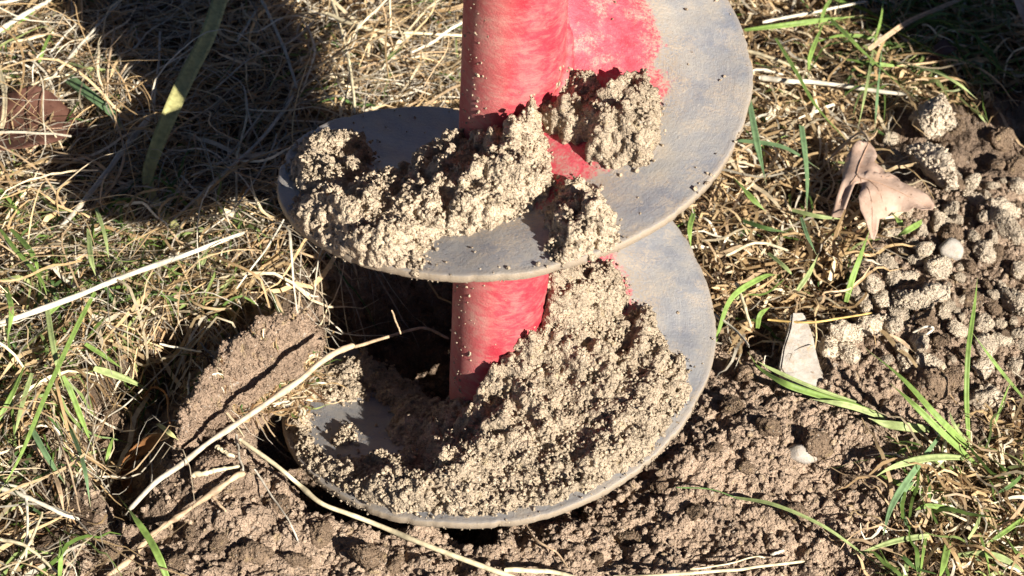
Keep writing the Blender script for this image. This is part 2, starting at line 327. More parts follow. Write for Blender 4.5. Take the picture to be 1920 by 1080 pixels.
wob = .0012 * (vn(np.cos(TH) * 3, np.sin(TH) * 3, TH * .7, 15) - .5) * 2 - .0010 * sst(.75, .95, vn(TH * 17, 0, 0, 19)) - .0004 * sst(.6, .9, vn(TH * 55, 0, 0, 23))
RR2 = np.where(RR > .11, RR + wob * (RR - .11) / .01, RR)
dent = .0018 * (vn(RR * 60 * np.cos(TH), RR * 60 * np.sin(TH), TH * .3, 17) - .5)
top = flight_pt(TH, RR2, dent); bot = flight_pt(TH, RR2, dent - .0046)
thk = RF + wob[:, -1] * .95
rim = [flight_pt(ths, thk, dent[:, -1] - q) for q in (.0005, .0024, .0041)]
prof = np.concatenate([top, np.stack(rim, 1), bot[:, ::-1]], 1); na, npf = prof.shape[:2]
radv = np.concatenate([RR, np.repeat(thk[:, None], 3, 1), RR[:, ::-1]], 1)
ed = np.concatenate([sst(.1165, .1185, RR) * .45, np.ones((na, 3)), RR[:, ::-1] * 0 + .5], 1)
i = np.arange(na * npf).reshape(na, npf); i2 = np.roll(i, -1, 1)
F = np.stack([i[:-1], i[1:], i2[1:], i2[:-1]], -1).reshape(-1, 4)
nt_ = len(rs); cap = np.array([(k, k + 1, npf - 2 - k, npf - 1 - k) for k in range(nt_ - 1)] + [(nt_ - 1, nt_, nt_ + 2, nt_ + 3)]); F = np.concatenate([F, cap, cap[:, ::-1] + (na - 1) * npf])
fme = mesh_np('flight', prof.reshape(-1, 3) - ao, F); fattr(fme, 'rad', radv); fattr(fme, 'edge', ed); fattr(fme, 'ang', np.repeat(ths[:, None], npf, 1))
adg = np.degrees(ths) % 360; fattr(fme, 'wear', np.repeat((.055 * sst(95, 125, adg) * sst(255, 225, adg))[:, None], npf, 1))      # paint worn off this side of each turn
flight = link('flight', fme, M['steel'], auger)
def tube(P, R, n=10, cap=True):
    P = np.asarray(P, float); m = len(P); R = np.broadcast_to(R, (m,)); T = np.gradient(P, axis=0); T /= np.linalg.norm(T, axis=1)[:, None] + 1e-12
    up = np.array([0, 0, 1.]); S = np.cross(T, up); b = np.linalg.norm(S, axis=1) < 1e-3; S[b] = (1, 0, 0); S /= np.linalg.norm(S, axis=1)[:, None]; B = np.cross(S, T)
    a = np.linspace(0, 2 * math.pi, n, endpoint=False)
    V = P[:, None] + R[:, None, None] * (np.cos(a)[None, :, None] * S[:, None] + np.sin(a)[None, :, None] * B[:, None])
    i = np.arange(m * n).reshape(m, n); i2 = np.roll(i, -1, 1); F = np.stack([i[:-1], i[1:], i2[1:], i2[:-1]], -1).reshape(-1, 4)
    V = V.reshape(-1, 3)
    if cap:
        V = np.concatenate([V, P[:1], P[-1:]]); c0, c1 = len(V) - 2, len(V) - 1
        F = np.concatenate([F, np.stack([i2[0], i[0], np.full(n, c0), np.full(n, c0)], -1)[:, [0, 1, 2, 2]] if False else np.zeros((0, 4), int)])
    return V, F
wt = np.radians(np.arange(460, -576, -2.)); wp = flight_pt(wt, RS + .0012, .0012)
wr = .0034 * (.85 + .3 * vn(wt * 9, 0, 0, 33))
V, F = tube(wp - ao, wr, 8); wm = mesh_np('weld_seam', V, F); link('weld_seam', wm, M['red'], auger)
cz = np.array([.50, .505, .56, .565, .62, .625]); crr = np.array([.026, .036, .036, .033, .033, .020])
V, F = tube(axis_pt(cz) - ao, crr, 32); link('coupling', mesh_np('coupling', V, F), M['steel'], auger)
def on_flight(px, py, turn, h=0.):
    d = ray(px, py); d = d / np.linalg.norm(d); T = np.linspace(.8, 1.6, 6000); P_ = CAM + d * T[:, None]
    x = P_[:, 0] - TX * P_[:, 2]; y = P_[:, 1] - TY * P_[:, 2]; r = np.hypot(x, y); ph = np.arctan2(y, x)
    best = None
    for k in range(-3, 2):
        t = ph + 2 * math.pi * k; lo, hi = (-3.9, 1.3) if turn == 0 else (-11.2, -5.2)
        e = np.abs(P_[:, 2] - h - CP * t) + np.where((t < lo) | (t > hi), 9, 0) + np.maximum(0, r - RF) * 3 + np.maximum(0, RS - r) * 3
        j = e.argmin()
        if best is None or e[j] < best[0]: best = (e[j], t[j], min(max(r[j], RS), RF))
    return best[1], best[2]
RM = .07
def ground_mass(name, label, cat, poly, h0, edge, seed, vox=.0018, g=.0024, mat='ground_lump'):
    P_ = gpoly(poly); lo, hi = P_.min(0) - .004, P_.max(0) + .004
    x, y = np.meshgrid(np.arange(lo[0], hi[0], g), np.arange(lo[1], hi[1], g)); x = x.ravel() + (rng.random(x.size) - .5) * g; y = y.ravel() + (rng.random(y.size) - .5) * g
    de = edged(x, y, P_) * np.where(inpoly(x, y, P_), 1, -1) + .012 * (fbm(x * 90, y * 90, seed, seed) - .5); k = de > 0; x, y, de = x[k], y[k], de[k]
    h = h0 * (.25 + .75 * sst(0, edge, de)) * (.55 + .8 * fbm(x * 45, y * 45, seed, seed + 4, 3)) * (.9 + .25 * vn(x * 330, y * 330, seed, 11)) * (.78 + .28 * np.sqrt(np.clip(1 - (worley(x + .005 * (fbm(x * 120, y * 120, 0, 5) - .5), y, .017, 400)[0] / .85) ** 2, 0, 1))); zb = H(x, y) - .004; h = h + np.maximum(GZ - .004 - zb, 0)
    C, Rr = [], []; zz = 0.
    while zz < h.max() + .004:
        k = h + .004 > zz; deep = h[k] + .004 - zz > .004; j = (rng.random((k.sum(), 3)) - .5) * .0022
        C.append(np.stack([x[k], y[k], zb[k] + zz], -1) + j); Rr.append(np.where(deep, .0021, .0009 + .0017 * rng.random(k.sum()) ** 2)); zz += .0023
    a, b = blobs(np.concatenate(C), np.concatenate(Rr), 1, .16); me = voxel(name, a, b, vox); co = np.empty(len(me.vertices) * 3, np.float32); me.vertices.foreach_get('co', co); co = co.reshape(-1, 3); nm = np.empty(co.size, np.float32); me.vertices.foreach_get('normal', nm); nm = nm.reshape(-1, 3)
    wob = .0075 * (fbm(co[:, 0] * 110, co[:, 1] * 120, co[:, 2] * 120, 55, 3) - .5); me.vertices.foreach_set('co', (co + nm * wob[:, None]).ravel().astype(np.float32)); me.update()
    k = rng.integers(0, len(co), min(7000, int(len(co) * .5))); a, b = grains(co[k] + nm[k] * (wob[k] + .0002)[:, None] + (rng.random((len(k), 3)) - .5) * .0005, .0003 + .0011 * rng.random(len(k)) ** 2.5); me, base = merge_tris(name, me, a, b)
    o = link(name, me, M[mat]); o.location = base
    return tag(o, label, cat), lambda u, v, H0=H: np.maximum(H0(u, v), GZ - .004) + h0 * sst(-.002, edge, edged(u, v, P_) * np.where(inpoly(u, v, P_), 1, -1)) * .95
M['ground_lump'] = soil_mat('lump_loam', (.37, .265, .19))
def soil_mass(name, label, turn, poly, h0, hs=0., lam=.02, edge=.012, hoff=.004, vox=.00105, g=.0020, dens=.66, seed=0, pit=.3, back=0., rag=.010, mat='dry_soil', group=None):
    Q = np.array([on_flight(px, py, turn, hoff) for px, py in poly]) if turn is not None else np.array([(math.radians(a_), r_ / 1000) for a_, r_ in poly])
    Q[:, 1] = np.where(Q[:, 1] < RS + .010, RS - .014, Q[:, 1]); P_ = np.stack([Q[:, 0] * RM, Q[:, 1]], -1)
    lo, hi = P_.min(0) - .008, P_.max(0) + .008
    s, r = np.meshgrid(np.arange(lo[0], hi[0], g), np.arange(lo[1], hi[1], g)); s = s.ravel() + (rng.random(s.size) - .5) * g * 1.3; r = r.ravel() + (rng.random(r.size) - .5) * g * 1.3
    k = (r > RS - .001) & (r < RF - .0008); s, r = s[k], r[k]
    de = edged(s, r, P_) * np.where(inpoly(s, r, P_), 1, -1); de = de + rag * (fbm(s * 110, r * 110, seed, seed + 3) - .5)
    k = de > 0; s, r, de = s[k], r[k], de[k]; th = s / RM
    def hf(s, r, de):
        n1 = fbm(s * 48, r * 48, seed, seed, 3); n2 = vn(s * 120, r * 120, seed, seed + 9); n3 = vn(s * 260, r * 260, seed, seed + 19); wd, wr_ = worley(s + .003 * (fbm(s * 200, r * 200, 0, 4) - .5), r + .003 * (fbm(s * 200, r * 200, 0, 8) - .5), .0092, seed * 3 + 200)
        q = np.clip(de / edge, 0, 1); h = h0 * np.sqrt(np.clip(1 - (1 - q) ** 2, .02, 1)) * (.45 + 1.1 * sst(.25, .75, n1)) + hs * np.exp(-(r - RS) / lam) * sst(0, .022, de)
        return h * np.where(n2 < pit, .35 + .65 * n2 / max(pit, .01), 1) * (.86 + .28 * n3) * (.56 + .60 * np.sqrt(np.clip(1 - (wd / .8) ** 2, 0, 1)) * (.6 + .4 * wr_))
    h = hf(s, r, de); C, Rr = [], []; zz = -.0005
    while zz < h.max():
        k = h - .0012 > zz; C.append(flight_pt(th[k], r[k], zz) + (rng.random((k.sum(), 3)) - .5) * .002); Rr.append(.0013 + .0009 * rng.random(k.sum())); zz += .0021
    C.append(flight_pt(th, r, 0.)); Rr.append(np.full(len(r), .0011))
    a, b = blobs(np.concatenate(C), np.concatenate(Rr), 1, .16); me = voxel(name, a, b, vox)
    co = np.empty(len(me.vertices) * 3, np.float32); me.vertices.foreach_get('co', co); co = co.reshape(-1, 3); nm = np.empty(co.size, np.float32); me.vertices.foreach_get('normal', nm)
    wb = .0042 * (fbm(co[:, 0] * 260, co[:, 1] * 260, co[:, 2] * 260, 91, 3) - .45); me.vertices.foreach_set('co', (co + nm.reshape(-1, 3) * wb[:, None]).ravel().astype(np.float32)); me.update()
    n_ = int((hi - lo).prod() / (.00102 ** 2) * dens); s = lo[0] + (hi[0] - lo[0]) * rng.random(n_); r = lo[1] + (hi[1] - lo[1]) * rng.random(n_)
    de = edged(s, r, P_) * np.where(inpoly(s, r, P_), 1, -1) + rag * (fbm(s * 110, r * 110, seed, seed + 3) - .5); k = (de > -.0025 * rng.random(n_) ** 3 * 2) & (r > RS - .001) & (r < RF - .0003); s, r, de = s[k], r[k], de[k]
    h = hf(s, r, np.maximum(de, 0)); clus = vn(s * 330, r * 330, seed, seed + 29); rg = .00032 + .00082 * rng.random(len(s)) ** 2.6 + .00035 * (clus > .66)
    zz = h * np.where(rng.random(len(s)) < .22, rng.random(len(s)), 1) + (rng.random(len(s)) - .62) * .0014 + .0011 * (clus > .62)
    C = flight_pt(s / RM, r, np.maximum(zz, .0001)) + (rng.random((len(s), 3)) - .5) * .0012
    a, b = grains(C, rg); me, base = merge_tris(name, me, a, b)
    o = link(name, me, M[mat]); o.location = base; return tag(o, label, 'soil clump', group)
soil_mass('soil_clump', 'thick crumbly soil heap on the upper turn around the red shaft', None,
    [(-40, 12), (-50, 34), (-60, 46), (-68, 60), (-72, 72), (-82, 78), (-97, 85), (-108, 95), (-106, 121), (-125, 121), (-152, 121), (-160, 108), (-152, 95), (-158, 80), (-164, 62), (-168, 45), (-174, 12)],
    .0125, .0200, .026, .014, seed=1)
soil_mass('soil_clump', 'dark shaded soil ridge on the far rim of the upper turn', 0,
    [(545, 300), (562, 265), (610, 248), (660, 250), (690, 258), (705, 285), (695, 325), (670, 345), (640, 360), (590, 350), (560, 338)], .0085, edge=.008, seed=2)
soil_mass('soil_clump', 'knobbly soil lump stuck on the red paint of the upper turn', 0,
    [(1030, 232), (1048, 206), (1080, 202), (1110, 196), (1150, 183), (1195, 170), (1228, 188), (1242, 222), (1230, 262), (1208, 290), (1165, 300), (1130, 282), (1095, 264), (1060, 252)], .0150, edge=.010, pit=.34, rag=.017, seed=3)
soil_mass('soil_clump', 'thin crumb trail running up the weld beside the red shaft', 0,
    [(1050, 108), (1068, 98), (1080, 125), (1105, 140), (1128, 180), (1100, 205), (1068, 180), (1058, 145)], .0070, edge=.004, rag=.004, seed=4)
soil_mass('soil_clump', 'soil lump hanging over the rim of the upper turn onto the lower one', None,
    [(-66, 70), (-58, 78), (-59, 92), (-60, 108), (-63, 121), (-76, 121), (-77, 108), (-73, 88)], .0150, edge=.009, seed=5)
soil_mass('soil_clump', 'broad blanket of crumbly soil covering the lower turn', None,
    [(-322, 12), (-326, 50), (-332, 70), (-346, 70), (-357, 67), (-355, 82), (-366, 93), (-372, 103), (-379, 113), (-400, 116), (-430, 115), (-460, 115), (-480, 116), (-496, 117), (-506, 114), (-503, 100), (-497, 92), (-489, 80), (-482, 66), (-472, 53), (-474, 12)],
    .0100, .0185, .024, .016, seed=6, pit=.26)
soil_mass('soil_clump', 'soil lump on the grey metal where the lower turn sinks into the hole', 1,
    [(590, 720), (610, 690), (640, 668), (685, 665), (695, 700), (690, 738), (655, 745), (610, 745)], .0075, edge=.008, seed=7)
soil_mass('soil_clump', 'narrow crumb strip along the low rim of the lower turn', 1,
    [(545, 800), (560, 765), (590, 770), (580, 800), (600, 840), (612, 880), (580, 872), (552, 838)], .0042, edge=.006, seed=8)
soil_mass('soil_clump', 'small crumb cluster on the bare grey metal of the lower turn', 1,
    [(625, 800), (650, 788), (668, 800), (660, 822), (630, 825)], .0035, edge=.004, seed=9)
soil_mass('soil_clump', 'brown soil wedge in the shade between the shaft and the lower turn', None,
    [(-462, 12), (-476, 58), (-486, 72), (-500, 66), (-530, 54), (-548, 58), (-558, 78), (-564, 104), (-579, 106), (-579, 60), (-579, 12)], .0060, .004, .02, edge=.012, seed=10, dens=.4)
_, RIDGE = ground_mass('turf_lump', 'upturned lump of soil and turf heaped at the rim of the hole', 'turf lump', [(318, 870), (345, 800), (395, 715), (450, 665), (520, 640), (585, 628), (600, 655), (570, 690), (520, 722), (470, 752), (420, 790), (370, 838), (335, 880)], .034, .013, 31)
ground_mass('soil_mound', 'small loose soil mound between the twig and the caked root', 'soil mound', [(330, 945), (380, 895), (430, 865), (460, 880), (430, 925), (380, 950)], .008, .01, 33)
# crumbs sticking to paint and metal
C = []; Rr = []
for k in range(150):                                       # on the shaft, mostly its left flank and its foot
    z = random.uniform(-.05, .06) if random.random() < .55 else random.uniform(-.235, -.13); a = math.radians(random.gauss(218, 12)) if random.random() < .85 else math.radians(random.uniform(200, 345))
    C.append(axis_pt(np.array(z)) + np.array([RS * math.cos(a), RS * math.sin(a), 0])); Rr.append(random.choice((.0004, .0005, .0006, .0009)) * random.uniform(.7, 1.3))
for k in range(230):                                       # on the flight
    t = random.uniform(-5.0, .9) if random.random() < .5 else random.uniform(-10, -6.); r = math.sqrt(random.uniform(RS ** 2, RF ** 2))
    if random.random() < .3: r = RF - abs(random.gauss(0, .003))
    C.append(flight_pt(np.array(t), r, .0002)); Rr.append(random.choice((.0004, .0005, .0007, .0011)) * random.uniform(.7, 1.2))
for k in range(800):                                      # caked on the rim
    t = random.uniform(-4.2, 1.2) if random.random() < .55 else random.uniform(-10, -5.6); z_ = -random.random() ** .7 * .0052; C.append(flight_pt(np.array(t), RF - (.0006 if z_ < -.0004 else random.random() * .002), z_)); Rr.append(.0003 + .0005 * random.random() ** 3)
V, F = grains(np.array(C), np.array(Rr))
tag(link('soil_crumbs', mesh_np('soil_crumbs', V, F), M['dry_soil']), 'fine dry crumbs stuck to the paint and metal of the auger', 'soil crumbs', kind='stuff')
# ------------------------------------------------------------------ clods and stones
def clod_mesh(seed, big=False):
    q = np.random.default_rng(seed); R0 = .0088 if not big else .0145; pl = q.normal(size=(8, 3)); pl /= np.linalg.norm(pl, axis=1)[:, None]; dd = .42 + .5 * q.random(8); sc = np.array([1.3, 1.05, .9]) * (.75 + .5 * q.random(3))
    def surf(n):
        u = rng.normal(size=(n, 3)); u /= np.linalg.norm(u, axis=1)[:, None]; c = u @ pl.T; t = np.minimum(np.min(np.where(c > .05, dd / np.maximum(c, .05), 9), 1), 1.05) * (.92 + .2 * fbm(u[:, 0] * 2.2 + seed, u[:, 1] * 2.2, u[:, 2] * 2.2, seed, 3)); t = t * np.where(vn(u[:, 0] * 4, u[:, 1] * 4, u[:, 2] * 4 + seed, 6) < .22, .86, 1); return u * t[:, None] * R0 * sc
    n = 260 if not big else 620; a, b = blobs(np.concatenate([surf(n) * .86, surf(n) * .5]), np.concatenate([.0012 + .0009 * rng.random(n), np.full(n, .0034)]), 1, .15); me = voxel('clod_mesh', a, b, .0013)
    n = 650 if not big else 1600; co = np.empty(len(me.vertices) * 3, np.float32); me.vertices.foreach_get('co', co); co = co.reshape(-1, 3); nm = np.empty(co.size, np.float32); me.vertices.foreach_get('normal', nm)
    me.vertices.foreach_set('co', (co + nm.reshape(-1, 3) * (.0045 * (fbm(co[:, 0] * 230 + seed, co[:, 1] * 230, co[:, 2] * 230, 95, 3) - .5))[:, None]).ravel().astype(np.float32)); me.update()
    a, b = grains(surf(n) * (.84 + .13 * rng.random((n, 1))), .0003 + .0013 * rng.random(n) ** 3.2); n0 = len(me.vertices); me, base = merge_tris('clod_mesh', me, a, b)
    co = np.empty(len(me.vertices) * 3, np.float32); me.vertices.foreach_get('co', co); co = co.reshape(-1, 3); co -= (co.max(0) + co.min(0)) / 2; me.vertices.foreach_set('co', co.ravel()); me.update(); return me
CM = [clod_mesh(k * 7 + 1) for k in range(9)]; CL = [clod_mesh(k * 5 + 2, True) for k in range(3)]
for m_ in CM + CL: m_.materials.append(M['clod'])
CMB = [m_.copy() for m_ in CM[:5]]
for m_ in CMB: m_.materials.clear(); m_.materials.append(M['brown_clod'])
LAND = [(1640, 350, 'next to the curled oak leaf'), (1745, 260, 'under the largest pale clod'), (1880, 300, 'in the shade past the largest clod'), (1880, 410, 'in the far flank of the heap'), (1778, 476, 'beside the rounded white stone'), (1842, 475, 'near the big upright clod by the white stone'), (1620, 540, 'along the upright blade at the dead grass edge'), (1700, 560, 'between the oak leaf and the bent white straw'), (1735, 625, 'around the bent white straw'), (1600, 640, 'beside the pale flat stone'), (1830, 640, 'along the tallest blade of the tuft'), (1905, 560, 'beyond the tallest blade of the tuft'), (1800, 740, 'behind the slanting tuft blades'),
    (100, 100, 'by the broad yellow-green blade and brown leaf'), (40, 480, 'above the long pale straw'), (250, 490, 'around the end of the long pale straw'), (60, 640, 'under the long pale straw'), (200, 700, 'at the lip of the shaded trough'), (130, 850, 'beside the dark clods of the trough'), (300, 250, 'beside the broad yellow-green blade'), (500, 80, 'behind the upper turn of the auger'), (500, 300, 'close to the rim of the upper turn'), (640, 100, 'behind the pale straw near the shaft'),
    (1420, 80, 'against the rim at the top of the flight'), (1620, 60, 'where the dead grass runs into deep shade'), (1620, 200, 'above the oak leaf stem'), (1410, 280, 'along the rim of the upper turn'), (1510, 340, 'around the oak leaf stem'), (1440, 420, 'in the gap beside both turns'), (1400, 570, 'beside the rim of the lower turn'), (1500, 530, 'between the lower turn and the pale clods'), (1700, 420, 'below the oak leaf lobes'),
    (1240, 920, 'close to the rim of the lower turn'), (1450, 790, 'behind the smooth pale pebble'), (1530, 900, 'beside the smooth pale pebble'), (1400, 960, 'under the arching thin green blade'), (1570, 1010, 'beyond the arching thin green blade'), (1180, 1040, 'near the long straight straw'), (600, 1010, 'below the long thin straw'), (460, 1010, 'beside the caked root')]
WORDS = {}
def where(q): return min(LAND, key=lambda l: (l[0] - q[0]) ** 2 + (l[1] - q[1]) ** 2)[2]
def clod(px, py, rp, label, group, brown=False, sink=.35):
    r = rp * .00034; p = on(px, py + rp * .35); me = random.choice(CMB if brown else CL if rp > 26 else CM)
    o = link('soil_clod', me); s = r / (.0145 if me in CL else .0088); o.scale = (s * random.uniform(.9, 1.15), s * random.uniform(.9, 1.15), s * random.uniform(.85, 1.1))
    o.rotation_euler = (random.uniform(-.5, .5), random.uniform(-.5, .5), random.uniform(0, 6.28)); o.location = (p[0], p[1], H(p[0], p[1]) + r * (.75 - sink)); return tag(o, label, 'soil clod', group)
heap = [(1842, 475, 27), (1755, 503, 24), (1796, 522, 13), (1750, 554, 23), (1707, 564, 27), (1676, 525, 18), (1632, 535, 22), (1654, 566, 19), (1620, 569, 19), (1632, 612, 24), (1601, 549, 15), (1656, 494, 15), (1639, 479, 13), (1709, 455, 15), (1685, 590, 14), (1839, 607, 20), (1902, 569, 28), (1844, 646, 22), (1796, 622, 15), (1907, 508, 17), (1880, 419, 27), (1909, 626, 15), (1582, 626, 24), (1716, 491, 12), (1666, 264, 15), (1676, 300, 17), (1651, 322, 13), (1822, 341, 18), (1825, 377, 17), (1844, 365, 10), (1861, 348, 10), (1907, 348, 20), (1880, 392, 22), (1762, 421, 26), (1844, 409, 13), (1700, 520, 16), (1730, 470, 17), (1560, 655, 24), (1845, 750, 26), (1840, 690, 20), (1672, 610, 17), (1605, 600, 16), (1590, 660, 20), (1690, 655, 14), (1900, 690, 18), (1880, 545, 12), (1800, 560, 10), (1768, 590, 12), (1720, 430, 18), (1780, 395, 15), (1905, 445, 18), (1700, 390, 16), (1670, 440, 15)]
rq = random.Random(5)
while len(heap) < 84:
    q = (rq.uniform(1600, 1925), rq.uniform(330, 690), rq.choice((7, 8, 9, 10, 12, 14, 18, 24)))
    if q[0] > 1660 + max(0, 420 - q[1]) * .9 - max(0, q[1] - 520) * .35 and all((q[0] - e[0]) ** 2 + (q[1] - e[1]) ** 2 > (.75 * (q[2] + e[2])) ** 2 for e in heap) and not (q[0] < 1760 and q[1] < 410): heap.append(q)
SZ = lambda r_: 'small' if r_ < 15 else 'middling' if r_ < 21 else 'large'
for q in heap: clod(*q, SZ(q[2]) + ' pale clod in the heap ' + where(q), 'pale clods in the soil heap')
for q in [(1777, 441, 22), (1733, 597, 20), (1790, 240, 18), (1875, 262, 24), (1868, 310, 22), (1902, 310, 18), (1772, 276, 18), (1780, 712, 20), (1820, 560, 16), (1870, 470, 14), (1815, 500, 13), (1760, 640, 15), (1860, 580, 14), (1800, 665, 14), (1880, 630, 12), (1790, 345, 14), (1900, 395, 16), (1850, 540, 12)]:
    clod(*q, SZ(q[2]) + ' dark brown clod in the heap ' + where(q), 'brown clods in the soil heap', True)
clod(1743, 228, 48, 'largest pale clod topping the soil heap beside the shaded grass', None, sink=.1)
clod(1746, 318, 46, 'large pale clod resting against the tip of the oak leaf heap', None, sink=.15)
clod(1661, 226, 17, 'small pale clod lying apart in the grass above the oak leaf stem', None)
clod(1735, 722, 34, 'olive brown clod behind the two slanting green blades of the tuft', None, True)
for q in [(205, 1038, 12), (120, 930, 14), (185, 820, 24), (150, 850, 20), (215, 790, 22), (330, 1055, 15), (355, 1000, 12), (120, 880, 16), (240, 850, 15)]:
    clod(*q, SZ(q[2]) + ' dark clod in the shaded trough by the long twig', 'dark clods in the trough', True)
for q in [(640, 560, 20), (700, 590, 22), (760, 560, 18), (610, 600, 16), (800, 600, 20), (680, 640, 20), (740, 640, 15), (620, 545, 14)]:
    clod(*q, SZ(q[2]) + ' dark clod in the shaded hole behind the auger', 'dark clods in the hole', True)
for q in [(1235, 915, 20), (1440, 800, 22), (1370, 760, 17), (1530, 830, 26), (1300, 960, 14), (1180, 1010, 13), (1490, 960, 18), (1580, 1010, 16), (1400, 880, 15), (600, 1000, 20), (690, 1040, 24), (520, 950, 16), (470, 1040, 22), (1400, 700, 20), (410, 1020, 14), (560, 1050, 15), (1340, 840, 13), (1590, 900, 18), (740, 1060, 16), (1120, 1050, 14)]:
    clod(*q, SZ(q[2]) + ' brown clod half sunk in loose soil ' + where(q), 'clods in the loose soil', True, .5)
def stone(px, py, dims, rot, label, seed, sink=.3):
    V0, F0 = ico(3); N_ = V0 / np.linalg.norm(V0, axis=1)[:, None]; rs_ = np.random.default_rng(seed)
    pl = rs_.normal(size=(16, 3)); pl /= np.linalg.norm(pl, axis=1)[:, None]; dd = .72 + .25 * rs_.random(16)
    t = np.min(np.where(N_ @ pl.T > .05, dd / np.maximum(N_ @ pl.T, .05), 9), 1); t = np.minimum(t, 1.15)
    V = N_ * (t * (1 + .03 * vn(N_[:, 0] * 6, N_[:, 1] * 6, N_[:, 2] * 6, seed)))[:, None] * np.array(dims)
    o = link('stone', mesh_np('stone', V, F0), M['stone']); p = on(px, py); o.location = (p[0], p[1], H(p[0], p[1]) + dims[2] * (1 - 2 * sink)); o.rotation_euler = rot; return tag(o, label, 'stone')
ol = np.array([at(px, py, GZ + .012)[:2] for px, py in [(1476, 622), (1500, 618), (1517, 640), (1532, 676), (1548, 704), (1566, 738), (1540, 744), (1505, 732), (1478, 716), (1460, 700), (1464, 672), (1474, 644)]])
bm = bmesh.new(); oc = ol.mean(0); dz = lambda q: .010 * (q[1] - oc[1]) / .03 - .009 * (q[0] - oc[0]) / .03
up_ = [bm.verts.new((q[0], q[1], GZ + .016 + dz(q))) for q in ol]; dn = [bm.verts.new(((q[0] - oc[0]) * 1.12 + oc[0], (q[1] - oc[1]) * 1.08 + oc[1], GZ - .006)) for q in ol]
bm.faces.new(up_); bm.faces.new(dn[::-1])
for k in range(12): bm.faces.new((dn[k], dn[(k + 1) % 12], up_[(k + 1) % 12], up_[k]))
bmesh.ops.recalc_face_normals(bm, faces=bm.faces[:]); bmesh.ops.bevel(bm, geom=bm.edges[:], offset=.0012, segments=2, affect='EDGES'); bmesh.ops.triangulate(bm, faces=bm.faces[:]); bmesh.ops.subdivide_edges(bm, edges=[e for e in bm.edges if e.calc_length() > .004], cuts=2); bmesh.ops.triangulate(bm, faces=bm.faces[:])
for v in bm.verts: v.co.z += .0016 * (float(vn(v.co.x * 260, v.co.y * 260, v.co.z * 260, 3)) - .5); v.co -= Vector((oc[0], oc[1], GZ))
me = bpy.data.meshes.new('stone'); bm.to_mesh(me); bm.free(); so_ = link('stone', me, M['stone']); so_.location = (oc[0], oc[1], GZ)
tag(so_, 'pale angular flat stone behind the folded green shoot', 'stone')
stone(1778, 476, (.0078, .0075, .0065), (.2, .1, .4), 'rounded white stone in the soil heap', 5, .3)
stone(1500, 858, (.0095, .0065, .0060), (0, .1, .2), 'smooth pale pebble half buried in the loose soil', 8, .28)
# ------------------------------------------------------------------ grass
STRAW = np.array([(.72, .53, .30), (.82, .68, .46), (.60, .42, .22), (.86, .77, .61), (.46, .31, .16), (.68, .49, .30)])
GREEN = np.array([(.13, .21, .045), (.17, .26, .06), (.22, .29, .09), (.09, .16, .045), (.28, .32, .12)])
def ribbons(P, W, col, tilt):                  # P n,s,3  W n,s  col n,3
    n, s = P.shape[:2]; T = np.gradient(P, axis=1); T /= np.linalg.norm(T, axis=2, keepdims=True) + 1e-12
    S = np.cross(T, tilt[:, None]); S /= np.linalg.norm(S, axis=2, keepdims=True) + 1e-12
    V = np.stack([P - S * W[..., None] / 2, P + S * W[..., None] / 2], 2)
    i = np.arange(n * s * 2).reshape(n, s, 2); F = np.stack([i[:, :-1, 0], i[:, 1:, 0], i[:, 1:, 1], i[:, :-1, 1]], -1).reshape(-1, 4)
    c = np.repeat(col[:, None], s * 2, 1); return V.reshape(-1, 3), F, c.reshape(-1, 3)
def sample(poly, n, holdoff=True):
    lo, hi = poly.min(0), poly.max(0); lo = np.maximum(lo, (-.44, -.24)); hi = np.minimum(hi, (.46, .56)); out = np.zeros((0, 2))
    while len(out) < n:
        q = lo + (hi - lo) * rng.random((n * 2, 2)); k = inpoly(q[:, 0] + .010 * (fbm(q[:, 0] * 60, q[:, 1] * 60, 0, 41) - .5), q[:, 1], poly)
        k &= np.hypot(q[:, 0] - AX, q[:, 1] - AY) > .150
        out = np.concatenate([out, q[k]])
    return out[:n]
